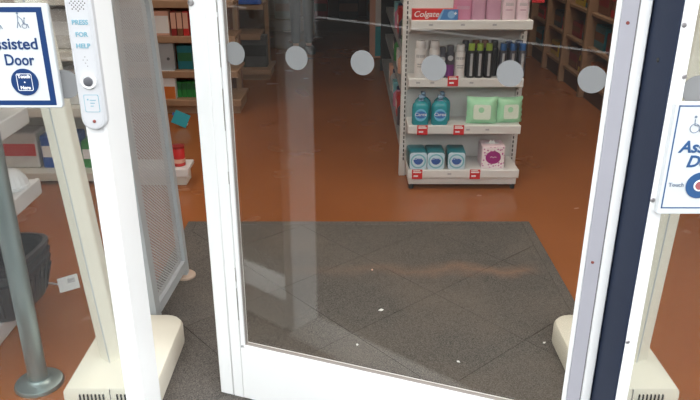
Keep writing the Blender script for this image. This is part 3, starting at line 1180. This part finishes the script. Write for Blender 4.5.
# --- wet wipe packs
def wipes(loc, w, h, rz, label):
    t = empty('wipes_pack', loc, rz)
    tag(t, label, 'wipes pack', 'green wipes packs on the third shelf')
    bmm = bmesh.new()
    nx, nz = 12, 10
    grid = {}
    for side in (-1, 1):
        for i in range(nx + 1):
            for k in range(nz + 1):
                u, v = i / nx * 2 - 1, k / nz * 2 - 1
                edge = (i in (0, nx) or k in (0, nz))
                if edge and side == 1:
                    grid[side, i, k] = grid[-1, i, k]
                    continue
                bul = .030 * (max(0, 1 - abs(u) ** 3.0) * max(0, 1 - abs(v) ** 4)) ** .55
                zig = .0025 * (1 if k % 2 else -1) if i in (0, nx) else 0
                px_ = u * w / 2 * (1 + .05 * abs(v) ** 3) + zig
                pz_ = (v * .5 + .5) * h * (1 + .04 * (abs(u) ** 3) * (1 if v > 0 else 0))
                wr = .0025 * math.sin(9 * u + 5 * v) * abs(u) ** 2
                grid[side, i, k] = bmm.verts.new((px_, side * bul + wr * side + .10 * pz_, pz_))
        for i in range(nx):
            for k in range(nz):
                vs = (grid[side, i, k], grid[side, i + 1, k], grid[side, i + 1, k + 1], grid[side, i, k + 1])
                try:
                    bmm.faces.new(vs if side == -1 else tuple(reversed(vs)))
                except ValueError:
                    pass
    mb = MB()
    mb._merge(bmm, 0)
    mb.build('pouch', 'wipe_green', t, smooth=60)
    tl = at(0, -.0325 + .10 * h * .48, h * .48) @ Matrix.Rotation(R(-5.7), 4, 'X') @ FRONT
    l = MB().prism(rrect(w * .58, h * .56, .012), .0016, tl).build('lid', 'wipe_label', t)
    MB().prism(circle(.016, 20, -.005, .012), .0008, tl @ at(0, 0, .0015)).build('print', 'wipe_green', l)
    return t


x, y, z = GP(481.5, 1, .055)
wipes((x, y, z), .168, .150, R(-4), 'pale green wipes pack leaning on the third shelf, left one')
x, y, z = GP(509.5, 1, .075)
wipes((x, y, z), .150, .145, R(8), 'pale green wipes pack at the right end of the third shelf')


# --- multi packs on the base shelf
def multipack(loc, rz, label):
    t = empty('soap_multipack', loc, rz)
    tag(t, label, 'soap pack', 'blue soap packs on the bottom shelf')
    w, d, h = .104, .15, .108
    MB().box((0, 0, h / 2), (w, d, h), .014, seg=2).build('wrapper', 'teal_dark', t, smooth=50)
    l = MB()
    yo = -d / 2 - .0002
    l.prism(rrect(w * .94, h * .92, .016), .0014, at(0, yo, h * .49) @ FRONT, mi=0)
    l.prism(circle(.044, 26, 0, 0, 1.0, .98), .0010, at(0, yo - .0012, h * .48) @ FRONT, mi=1)
    l.prism(circle(.036, 26, 0, 0, 1.0, .98), .0010, at(0, yo - .0018, h * .48) @ FRONT, mi=0)
    lb = l.build('label', ['label_pale', 'teal_pale'], t)
    half = [(.028 * math.cos(R(a)), .030 * math.sin(R(a))) for a in range(-180, 1, 12)]
    MB().prism([(p[0], p[1] + .010) for p in half], .0010, at(0, yo - .0026, h * .48) @ FRONT).build('emblem', 'emblem_blue', lb)
    MB().text('Carex', .0165, at(0, yo - .0030, h * .60) @ FRONT, bold=.0010).build('lettering', 'emblem_blue', lb)
    return t


mat('label_pale', (.58, .74, .85), .35)
mat('emblem_blue', (.05, .13, .42), .35)
for px, lab, rz in ((416.5, 'blue and teal soap multipack, leftmost on the bottom shelf', .05), (434.5, 'blue and teal soap multipack, middle of the bottom shelf row', 0), (455.5, 'blue and teal soap multipack, nearest the pink tissue box', -.05)):
    x, y, z = GP(px, 0, .085)
    multipack((x, y, z), rz, lab)

# --- pink tissue box
x, y, z = GP(491, 0, .10)
t = empty('tissue_box', (x, y, z))
tag(t, 'pink floral tissue box with a magenta oval on the bottom shelf', 'tissue box')
MB().box((0, 0, .066), (.132, .13, .132), .002).build('carton', 'box_pink', t)
MB().span((-.064, -.0658, .004), (.064, -.0648, .128)).build('floral_front', 'floral_print', t)
lb = MB().prism(circle(.042, 32, 0, 0, 1.05, .92), .0012, at(0, -.0658, .066) @ FRONT).build('label', 'magenta', t)
MB().tube([(-.018, -.067, .066), (-.010, -.067, .072), (0, -.067, .065), (.010, -.067, .071), (.018, -.067, .066)], .0016, 5).build('flourish', 'box_pink', lb)
MB().prism(circle(.040, 24, 0, 0, 1.0, .45), .0012, at(0, 0, .132)).build('tissue_slot', 'white_plastic', t)
MB().prism([(.3 * p, q) for p, q in ((-.06, 0), (.06, 0), (.03, .02), (.0, .012), (-.04, .022))], .002, at(0, 0, .133) @ FRONT).build('tissue', 'paper', t)


# ------------------------------------------------------------------ generic stock
def carton(loc, s, m, label, cat, group, band=None, name='carton', rz=0.0, bandz=(.35, .7), side='-y'):
    t = empty(name, loc, rz)
    tag(t, label, cat, group)
    MB().box((0, 0, s[2] / 2), s, min(s) * .05).build('body', m, t)
    if band:
        o = .0008
        b = MB()
        z0, z1 = s[2] * bandz[0], s[2] * bandz[1]
        if side == '-y':
            b.span((-s[0] * .46, -s[1] / 2 - o, z0), (s[0] * .46, -s[1] / 2 + o, z1))
        elif side == '+x':
            b.span((s[0] / 2 - o, -s[1] * .46, z0), (s[0] / 2 + o, s[1] * .46, z1))
        else:
            b.span((-s[0] / 2 - o, -s[1] * .46, z0), (-s[0] / 2 + o, s[1] * .46, z1))
        b.build('label', band, t)
    return t


def bottle(loc, r, h, m, capm, label, cat, group, name='bottle'):
    t = empty(name, loc)
    tag(t, label, cat, group)
    MB().lathe([(r * .9, 0), (r, .005), (r, h * .62), (r * .5, h * .78), (r * .38, h * .84)], 14).build('body', m, t, smooth=40)
    MB().lathe([(r * .42, h * .83), (r * .42, h * .98), (r * .3, h)], 12).build('cap', capm, t, smooth=40)
    return t


# ------------------------------------------------------------------ shelving run behind the gondola end (its left face shows)
sr = empty('shelving_run', (.652, 4.1, 0))
tag(sr, 'long double-sided shelving run behind the white end bay', 'shelving')
RL = 3.0
MB().span((-.02, 0, .0), (.02, RL, 1.62)).build('back_panel', 'gondola_cream', sr)
for z, dx in ((.12, .325), (.37, .292), (.63, .292), (.96, .292), (1.30, .292)):
    s = MB()
    for sx in (-1, 1):
        s.span((sx * .02, 0, z - .02), (sx * dx, RL, z), .001)
        s.span((sx * (dx - .006), 0, z - .042), (sx * (dx + .006), RL, z), .001)
    s.build('shelf', 'grey_box', sr)  # white boards coloured grey, painting in the dimmer light back there
s = MB()
for sx in (-1, 1):
    s.span((sx * .29, .01, 0), (sx * .31, RL, .08))
s.build('kick_plate', 'gondola_cream', sr)
MB().span((-.345, RL, 0), (.345, RL + .05, 1.62)).build('end_panel', 'black', sr)['label'] = 'dark end panel'
for k, y in enumerate((1.0, 2.0)):
    MB().span((-.03, y - .015, 0), (.03, y + .015, 1.62)).build('upright', 'gondola_cream', sr)
kinds = [('white_plastic', 'white'), ('red', 'red'), ('grey_box', 'grey'), ('green', 'green'), ('pink_bottle', 'pink'), ('peach', 'peach'), ('can_dark', 'charcoal'), ('teal_pale', 'pale teal')]
rows = {.12: 'bottom', .37: 'second-lowest', .63: 'third', .96: 'top visible'}
ki = 0
for z, rn in rows.items():
    used = {}
    for k in range(8):
        m, cn = kinds[(ki + k * 3) % 8]
        yy = 4.25 + k * .25 + random.uniform(-.02, .02)
        h = random.uniform(.13, .20)
        xx = .652 - (.26 if z > .2 else .29)
        lab = '%s %s on the %s shelf of the run behind the white bay' % (cn, 'carton' if k % 2 else 'bottle', rn)
        if k % 2:
            carton((xx + .02, yy, z), (.09, .13, h), m, lab, 'carton', 'stock on the aisle run', 'white_print', side='-x')
        else:
            bottle((xx + .01, yy, z), .045, h + .02, m, 'cap_navy', lab, 'bottle', 'stock on the aisle run')
    ki += 1

# slim column display at the far end of the aisle
cd = empty('column_display', (.275, 7.78, 0))
tag(cd, 'slim pale column display with a teal lower side beyond the aisle run', 'display stand')
MB().span((-.06, 0, 0), (.07, .12, 1.7), .004).build('column', 'peach', cd)
MB().span((.0, -.006, .02), (.066, .0, .34)).build('lower_panel', 'teal_card', cd)
MB().span((.0, -.006, .34), (.066, .0, 1.66)).build('upper_panel', 'white_plastic', cd)

# ------------------------------------------------------------------ wooden wall shelving on the right
ws = empty('wooden_shelving', (1.98, 0, 0))
tag(ws, 'brown wooden wall shelving with pale upright dividers on the right', 'shelving')
Y0, Y1 = 4.7, 9.4
MB().span((.38, Y0, 0), (.42, Y1, 1.9)).build('back_panel', 'wood_dark', ws)
for z in (.16, .44, .72, 1.0, 1.3):
    MB().span((.03, Y0, z - .025), (.40, Y1, z), .002).build('shelf', 'wood_pale', ws)
MB().span((.05, Y0, 0), (.07, Y1, .135)).build('plinth', 'wood_dark', ws)
for y in (4.72, 5.38, 6.02, 6.64, 7.26, 7.9, 8.6, 9.36):
    MB().span((.0, y - .022, 0), (.40, y + .022, 1.88), .003).build('divider', 'wood_pale', ws)
stock = [('red', 'red'), ('brown', 'brown'), ('dark_red', 'dark red'), ('cap_navy', 'navy'), ('yellow', 'yellow'), ('grey_dark', 'dark grey'), ('orange', 'orange'), ('teal_dark', 'dark teal')]
bays = ((5.40, 6.00, 'bay by door frame'), (6.04, 6.62, 'second bay'), (6.66, 7.24, 'third bay'), (7.28, 7.88, 'fourth bay'))
for bi, (a, b, bn) in enumerate(bays):
    for zi, (z, zn) in enumerate(((.16, 'bottom'), (.44, 'second'), (.72, 'third'), (1.0, 'fourth'))):
        for k in range(2):
            m, cn = stock[(bi * 3 + zi * 2 + k * 5 + (0 if zi else 1)) % 8]
            if bi == 0 and zi >= 2:
                m, cn = (('red', 'red'), ('brown', 'brown'))[k] if zi == 2 else (('dark_red', 'dark red'), ('red', 'red'))[k]
            ww = (b - a) * .42
            lab = '%s box, %s %s shelf of the wooden shelving, %s' % (cn, ('front', 'rear')[k], zn, bn)
            carton((2.17, a + (k + .5) * (b - a) / 2, z), (.24, ww, random.uniform(.12, .2)), m, lab, 'carton', 'boxes on the wooden wall shelving', 'brown' if m != 'brown' else 'dark_red', side='-x')

# ------------------------------------------------------------------ left side shelving seen through the gap
lo = empty('low_plinth_shelf', (-1.42, 3.86, 0))
tag(lo, 'low white shelf plinth past the perforated barrier', 'shelving')
MB().span((.12, .02, .0), (.455, .15, .075), .002).build('kick_plate', 'gondola_cream', lo)
s = MB()
s.span((.10, 0, .085), (.475, .17, .11), .004)
s.span((.10, -.008, .060), (.475, .006, .112), .004)
s.build('shelf', 'gondola_white', lo)
t = empty('red_tub', (-1.008, 3.925, .111))
tag(t, 'red tub with a pale band on the low white plinth', 'tub')
MB().lathe([(.034, 0), (.036, .004), (.036, .105), (.033, .110)], 18).build('body', 'red', t, smooth=40)
MB().lathe([(.0375, .108), (.0375, .120), (.03, .122)], 18).build('lid', 'dark_red', t, smooth=40)
MB().lathe([(.0366, .020), (.0366, .044)], 18).build('label', 'peach', t, smooth=40)


def unit(name, xr, y, w, d, boards, label, base_m='gondola_cream', end='wood_pale'):
    u = empty(name, (xr, y, 0))
    tag(u, label, 'shelving')
    for i, (z, dx, dy) in enumerate(boards):
        s = MB()
        s.span((-w, dy, z - .025), (-dx, d, z), .002)
        s.span((-w, dy - .012, z - .05), (-dx, dy + .004, z + .003), .003)
        s.build('shelf', base_m, u)
    MB().span((-w, d, 0), (0 - .05, d + .04, 1.7)).build('back_panel', end, u)
    MB().span((-w, .03, 0), (-.02, d, boards[0][0] - .03)).build('kick_plate', base_m, u)
    for x in (-w, -.09):
        MB().span((x, d - .05, 0), (x + .035, d + .005, 1.7)).build('upright', base_m, u)
    return u


unit('shelf_unit', -.86, 5.45, 1.5, .42, ((.115, 0, 0), (.335, .02, .04), (.60, .03, .08), (.865, .03, .08)), 'shelving unit with boxes seen between the barrier and the door stile', 'wood_pale', 'brown')
unit('shelf_unit', -.75, 6.66, 1.6, .45, ((.10, 0, 0), (.42, .10, .08), (.695, .06, .1)), 'shelving unit behind the first two round door stickers', 'wood_pale', 'wood_dark')
GB = 'stock on the shelving past the barrier'


def PB(px, y, z):
    dep = y * math.cos(R(22.35)) + (1.5 - z) * math.sin(R(22.35))
    return ((px - 350) / 703 * dep, y, z)


Y5 = 5.60
carton(PB(164, Y5, .60), (.12, .08, .19), 'peach', 'tall white and orange packet on the upper shelf past the barrier', 'packet', GB, 'white_print', bandz=(.1, .8))
for k, (px, m, l) in enumerate(((176, 'dark_red', 'dark red book spine next to the brown gap, first'), (182, 'brown', 'brown book spine between two red ones on the upper shelf'), (188, 'red', 'bright red book spine at the right of the upper shelf'))):
    carton(PB(px, Y5, .60), (.042, .1, .185), m, l, 'book', GB, 'peach', bandz=(.3, .95), name='book')
gb = carton(PB(168, Y5 - .04, .335), (.13, .06, .215), 'grey_box', 'grey box with a dark dot, standing beside the barrier post', 'box', GB)
MB().prism(circle(.012, 16), .001, at(.018, -.0302, .09) @ FRONT).build('dot', 'grey_dark', gb)
carton(PB(187, Y5, .335), (.12, .08, .19), 'teal_dark', 'dark teal box beside the grey box on the middle shelf', 'box', GB, 'green_dark')
for k in range(4):
    carton(PB(181 + 5 * k, Y5 - .02, .115), (.038, .08, .125), 'green', ('first', 'second', 'third', 'fourth')[k] + ' from left of the slim green packets on the lowest shelf', 'packet', GB, 'green_dark', name='packet', bandz=(.5, .9))
carton(PB(170, Y5 - .08, .115), (.12, .06, .22), 'white_plastic', 'white and orange packet above the tilted teal card', 'packet', GB, 'orange', bandz=(.0, .45))
cx_, cy_, _ = PB(181, 5.05, 0)
t = empty('display_card', (cx_, cy_, .008))
tag(t, 'bright teal card standing tilted on the floor before the lowest shelf', 'card')
MB().box((0, .02, .060), (.115, .004, .10), .001, rot=(R(-14), R(24), 0)).build('card', 'teal_card', t)
MB().box((.020, .022, .028), (.06, .002, .018), rot=(R(-14), R(24), 0)).build('print', 'white_print', t)
MB().box((-.045, .026, .095), (.030, .006, .022), rot=(R(-14), R(24), 0)).build('corner_tab', 'blue', t)
MB().tube([(0.0, .02, .06), (.0, .075, -.003)], .003, 6).build('strut', 'gondola_white', t)

carton(PB(233, 6.8, .42), (.12, .1, .15), 'peach', 'pale pink box on the shelf behind the first door sticker', 'box', 'stock behind the first stickers', 'white_print')
carton(PB(256, 6.85, .10), (.24, .12, .30), 'grey_dark', 'dark bulky bag on the base shelf behind the first door sticker', 'bag', 'stock behind the first stickers', 'black', name='bag')
carton(PB(240, 6.85, .10), (.14, .12, .16), 'green_dark', 'dark green box on the base shelf behind the first door sticker', 'box', 'stock behind the first stickers', 'black')
carton(PB(242, 6.78, .697), (.36, .10, .16), 'blue_bright', 'bright blue box at the top edge behind the door glass', 'box', 'stock behind the first stickers', 'blue')

# back wall unit
bu = empty('back_shelving', (-.2, 9.28, 0))
tag(bu, 'dark shelving along the back wall beyond the person', 'shelving')
MB().span((-2.6, .36, 0), (2.0, .40, 2.0)).build('back_panel', 'wood_dark', bu)
for z in (.2, .62, 1.0, 1.4):
    MB().span((-2.6, 0, z - .03), (2.0, .36, z), .002).build('shelf', 'wood_pale' if z == .62 else 'wood_dark', bu)
for x in (-2.6, -1.4, -.3, .75, 1.96):
    MB().span((x, 0, 0), (x + .04, .37, 2.0)).build('divider', 'wood_dark', bu)
for k, (x, m, cn) in enumerate(((-1.2, 'brown', 'brown'), (-.85, 'grey_dark', 'dark grey'), (-.42, 'dark_red', 'dark red'), (-.02, 'black', 'black'), (.35, 'grey_dark', 'charcoal'), (.68, 'cap_navy', 'navy'))):
    for z, zn in ((.2, 'lower'), (.62, 'upper')):
        carton((x, 9.45, z), (.26, .2, .28), m, '%s carton on the %s board of the dark back shelving' % (cn, zn), 'carton', 'cartons on the back shelving', 'wood_dark')

# ------------------------------------------------------------------ shelving inside the left window
ls_ = empty('window_shelving', (-1.762, 1.80, 0))
tag(ls_, 'white shelving with wedge brackets inside the left window', 'shelving')
SWAP = Matrix(((1, 0, 0, 0), (0, 0, 1, 0), (0, 1, 0, 0), (0, 0, 0, 1)))        # polygon (x, z), extruded along y
for z in (.066, .500, .795, 1.12):
    s = MB()
    L = .50 if z > .2 else .45
    s.span((0, 0, z - .025), (L, .855, z), .004)
    s.prism([(L - .035, z - .02), (L - .002, z + .006), (L + .012, z + .004), (L + .012, z - .060), (L - .004, z - .066), (L - .06, z - .045)], .855, SWAP, .003)
    s.build('shelf', 'gondola_white', ls_)
    if z > .2:
        for yy in (.002, .845):
            MB().prism([(0, z - .02), (L - .01, z - .02), (L - .005, z - .062), (L - .06, z - .075), (L - .16, z - .15), (0, z - .19)], .008, at(0, yy, 0) @ SWAP).build('bracket', 'gondola_white', ls_)
MB().span((-.03, 0, 0), (0, .855, 1.6)).build('back_panel', 'gondola_white', ls_)
MB().span((0, .04, 0), (.38, .85, .038)).build('kick_plate', 'gondola_white', ls_)


# black nested baskets on the base shelf
def basket(z, dy, label):
    t = empty('black_basket', (-1.352, 2.40 + dy, z), R(-4))
    tag(t, label, 'basket', 'nested black baskets in the left window')
    w, d, h = .29, .34, .15
    def rg(s, zz, r):
        return [Vector((x, y, zz)) for x, y in rrect(w * s, d * s, r, 4)]
    MB().loft([rg(.80, 0, .06), rg(.84, .012, .065), rg(.97, h - .015, .075), rg(.97, h, .075), rg(.90, h, .07), rg(.80, .02, .06)]).build('tub', 'basket_black', t, smooth=40)
    MB().loft([rg(1.0, h - .006, .078), rg(1.03, h - .004, .08), rg(1.03, h + .008, .08), rg(1.0, h + .010, .078), rg(.93, h + .010, .072), rg(.93, h - .006, .072), rg(1.0, h - .006, .078)], cap=False).build('rim', 'basket_black', t, smooth=40)
    rb = MB()
    for k in range(7):
        y = -d * .36 + k * d * .12
        rb.tube([(w * .405, y * .86, .02), (w * .49, y, h - .02)], .006, 6)
    for k in range(5):
        x = -w * .3 + k * w * .15
        rb.tube([(x * .86, -d * .405, .02), (x, -d * .49, h - .02)], .006, 6)
    rb.build('rib', 'basket_black', t, smooth=60)
    return t


basket(.074, 0, 'black basket at the bottom of the nested stack in the left window')
basket(.106, .006, 'black basket in the middle of the nested stack in the left window')
basket(.138, .012, 'black basket on top of the nested stack in the left window')
t = empty('price_card', (-1.165, 2.56, .075))
tag(t, 'white price card with a barcode jutting out beside the black baskets', 'price card')
MB().box((0, 0, 0), (.085, .003, .060), .0005, rot=(R(-30), R(-14), R(8))).build('card', 'paper', t)
pr = MB()
for k in range(9):
    pr.box((.000 + k * .0035, -.0022 - .0, .012 + k * .0008), (.0016, .001, .018), rot=(R(-30), R(-14), R(8)))
pr.build('barcode', 'grey_print', t)
MB().tube([(-.045, .0, -.005), (-.10, .03, -.015)], .004, 6).build('holder', 'gondola_white', t)

GL = 'stock in the left window'
# white ridged dome and packets on the middle shelf
t = empty('ridged_tub', (-1.325, 2.56, .502))
tag(t, 'white ridged domed tub on the middle shelf of the left window', 'tub', GL)
rd = MB()
rings = []
for k in range(7):
    a = R(90 * k / 6)
    r, z = .062 * math.cos(a) + .004, .075 * math.sin(a)
    rings.append([Vector(((r * (1 + .035 * (g % 2))) * math.cos(2 * PI * g / 36), (r * (1 + .035 * (g % 2))) * math.sin(2 * PI * g / 36), z)) for g in range(36)])
rd.loft(rings)
rd.build('dome', 'white_plastic', t, smooth=25)
MB().lathe([(.070, 0), (.070, .010), (.064, .014)], 30).build('rim', 'white_plastic', t, smooth=40)
carton((-1.50, 2.46, .502), (.11, .16, .16), 'white_plastic', 'white carton left of the ridged tub in the left window', 'carton', GL, 'grey_box')
carton((-1.48, 2.24, .502), (.26, .16, .15), 'plastic_wrap', 'clear plastic-wrapped bundle nearer than the ridged tub on the middle shelf', 'bundle', GL, 'pale_pink', name='wrapped_bundle')
carton((-1.46, 2.02, .502), (.22, .16, .20), 'plastic_wrap', 'peach-banded wrapped bundle at the near end of the middle shelf', 'bundle', GL, 'peach', name='wrapped_bundle')
carton((-1.46, 2.50, .797), (.24, .22, .12), 'cap_navy', 'navy box on the upper shelf of the left window', 'box', GL, 'blue')
carton((-1.46, 2.15, .797), (.26, .26, .16), 'grey_box', 'grey box at the near end of the upper shelf of the left window', 'box', GL, 'white_print')

# second unit a little deeper, seen between the sign, the pedestal post and the jamb
u2 = empty('rear_window_shelving', (-2.0, 3.9, 0))
tag(u2, 'cream shelving unit deeper inside, behind the left pedestal post', 'shelving')
for z in (.07, .46, .78, 1.08):
    s = MB()
    s.span((-.9, 0, z - .025), (.62, .4, z), .003)
    s.span((-.9, -.012, z - .05), (.62, .004, z + .003), .003)
    s.build('shelf', 'gondola_cream', u2)
MB().span((-.9, .4, .0), (.62, .43, 1.6)).build('back_panel', 'gondola_cream', u2)
for x in (-.9, .58):
    MB().span((x, .36, 0), (x + .04, .43, 1.6)).build('upright', 'gondola_cream', u2)
for k, (x, z, s, m, b, lab) in enumerate((
        (.50, .07, (.20, .16, .17), 'green', 'white_print', 'green and white pack on the base board of the cream shelving beside the white jamb'),
        (.27, .07, (.22, .16, .20), 'blue', 'white_print', 'blue pack with a white band on the base board of the cream shelving'),
        (.02, .07, (.24, .16, .22), 'plastic_wrap', 'red', 'clear wrapped pack with a red band on the base board'),
        (-.25, .07, (.24, .16, .20), 'cap_navy', 'blue', 'navy pack at the left of the base board'),
        (.46, .46, (.26, .16, .2), 'white_plastic', 'green_dark', 'white pack with a dark green band on the second board of the cream shelving'),
        (.17, .46, (.24, .16, .22), 'plastic_wrap', 'pale_pink', 'clear wrapped pack with a pink band on the second board'),
        (-.12, .46, (.24, .16, .2), 'grey_box', 'white_print', 'grey pack with a white band on the second board of the cream shelving'),
        (.46, .78, (.26, .16, .22), 'plastic_wrap', 'white_print', 'pale wrapped pack with a white band high on the cream shelving'),
        (.15, .78, (.24, .16, .2), 'grey_dark', 'grey_box', 'dark grey pack high on the cream shelving behind the sign'),
        (-.2, .78, (.24, .16, .2), 'grey_box', 'blue', 'grey pack with a blue band high on the cream shelving'))):
    carton((-2.0 + x, 4.06, z), s, m, lab, 'pack', 'packs on the cream shelving', b, name='pack')


# ------------------------------------------------------------------ the person at the back of the shop
def skin_mesh(name, verts, edges, radii, m, parent, root=0, lev=2):
    me = bpy.data.meshes.new(name)
    me.from_pydata(verts, edges, [])
    o = bpy.data.objects.new(name, me)
    COL.objects.link(o)
    sk = o.modifiers.new('skin', 'SKIN')
    sk.use_smooth_shade = True
    for i, r in enumerate(radii):
        v = me.skin_vertices[0].data[i]
        v.radius = r if isinstance(r, tuple) else (r, r)
        v.use_root = (i == root)
    sb = o.modifiers.new('sub', 'SUBSURF')
    sb.levels = lev
    sb.render_levels = lev
    dg = bpy.context.evaluated_depsgraph_get()
    me2 = bpy.data.meshes.new_from_object(o.evaluated_get(dg))
    bpy.data.objects.remove(o)
    me2.materials.clear()
    me2.materials.append(MATS[m])
    for p in me2.polygons:
        p.material_index = 0
        p.use_smooth = True
    o = bpy.data.objects.new(name, me2)
    COL.objects.link(o)
    o.parent = parent
    return o


P = empty('person', (-.545, 8.12, 0), R(12))
tag(P, 'person in dark trousers standing at the back of the shop', 'person')
V, E_, RD = [], [], []


def chain(pts, start=None):
    prev = start
    ids = []
    for p, r in pts:
        V.append(p)
        RD.append(r)
        i = len(V) - 1
        if prev is not None:
            E_.append((prev, i))
        prev = i
        ids.append(i)
    return ids


sp = chain([((0, 0, .93), (.13, .09)), ((0, .005, 1.08), (.12, .085)), ((0, .01, 1.25), (.14, .095)), ((0, .01, 1.38), (.13, .08)), ((0, .0, 1.455), .052), ((0, -.01, 1.52), .056),
            ((0, -.02, 1.60), (.078, .092)), ((0, -.01, 1.68), (.074, .088)), ((0, -.005, 1.735), .045)])
for sx in (-1, 1):
    chain([((sx * .078, .0, .88), .080), ((sx * .075, -.012, .50), .050), ((sx * .074, .0, .34), .046), ((sx * .074, .012, .09), .034), ((sx * .077, -.02, .045), .034), ((sx * .085, -.13, .030), .028)], sp[0])
    hd = chain([((sx * .165, .01, 1.385), .055), ((sx * .225, .03, 1.12), .040), ((sx * .235, -.02, .89), .028), ((sx * .235, -.035, .83), (.022, .034)), ((sx * .235, -.045, .785), (.018, .036))], sp[3])
    for k in range(4):
        y = -.045 + (k - 1.5) * .019
        chain([((sx * .235, y - .002, .755), .0088), ((sx * .230, y - .004, .725), .0082), ((sx * (.222 - .001 * k), y - .004, .700 + .006 * abs(k - 1.4)), .0072)], hd[-1])
    chain([((sx * .222, -.076, .80), .0098), ((sx * .214, -.092, .765), .0085)], hd[-2])
body = skin_mesh('body', V, E_, RD, 'skin', P)
# face
fc = MB()
fc.lathe([(.0, -.012), (.009, -.008), (.011, 0), (0, .014)], 8, (0, -.112, 1.600))
fc.build('nose', 'skin', P, smooth=60)
for sx in (-1, 1):
    e = MB().lathe([(0, -.010), (.008, -.006), (.010, 0), (.008, .006), (0, .010)], 10, (sx * .030, -.097, 1.628)).build('eye', 'eye_white', P, smooth=60)
    MB().lathe([(0, -.005), (.0045, 0), (0, .005)], 8, (sx * .030, -.106, 1.628)).build('iris', 'hair', e, smooth=60)
    MB().lathe([(0, -.03), (.012, -.018), (.014, 0), (.016, .016), (0, .03)], 8, (sx * .080, -.005, 1.61), sx=.5).build('ear', 'skin', P, smooth=60)
MB().tube([(-.022, -.098, 1.562), (0, -.106, 1.560), (.022, -.098, 1.562)], .005, 6).build('mouth', 'lip', P, smooth=60)
hr = MB()
rings = []
for k in range(8):
    a = R(90 * k / 7)
    rings.append([Vector((.086 * math.cos(a) * math.cos(2 * PI * g / 20), .020 + (.098 * math.cos(a)) * math.sin(2 * PI * g / 20) - .02 * (1 - math.sin(a)) * 0, 1.630 + .125 * math.sin(a))) for g in range(20)])
hr.loft(rings)
hr.build('hair', 'hair', P, smooth=60)
# clothes
V, E_, RD = [], [], []
sp = chain([((0, 0, .93), (.148, .105)), ((0, 0, 1.02), (.138, .098))])
for sx in (-1, 1):
    chain([((sx * .078, .0, .84), .092), ((sx * .075, -.008, .50), .066), ((sx * .074, .002, .30), .058), ((sx * .074, .008, .085), .052)], sp[0])
skin_mesh('trousers', V, E_, RD, 'trousers', P)
V, E_, RD = [], [], []
sp = chain([((0, 0, .90), (.158, .112)), ((0, .005, 1.08), (.142, .102)), ((0, .01, 1.25), (.158, .112)), ((0, .01, 1.385), (.145, .092)), ((0, .004, 1.435), .066)])
for sx in (-1, 1):
    chain([((sx * .168, .01, 1.385), .068), ((sx * .227, .03, 1.12), .054), ((sx * .236, -.02, .895), .042)], sp[3])
skin_mesh('jacket', V, E_, RD, 'jacket', P)
for sx in (-1, 1):
    MB().loft([[Vector((sx * .080 + x, -.05 + y, z)) for x, y in rrect(.098 * s, .27 * s, .045 * s, 4)] for z, s in ((.001, .96), (.02, 1.0), (.045, .97), (.075, .78))]).build('shoe', 'shoe', P, smooth=50)
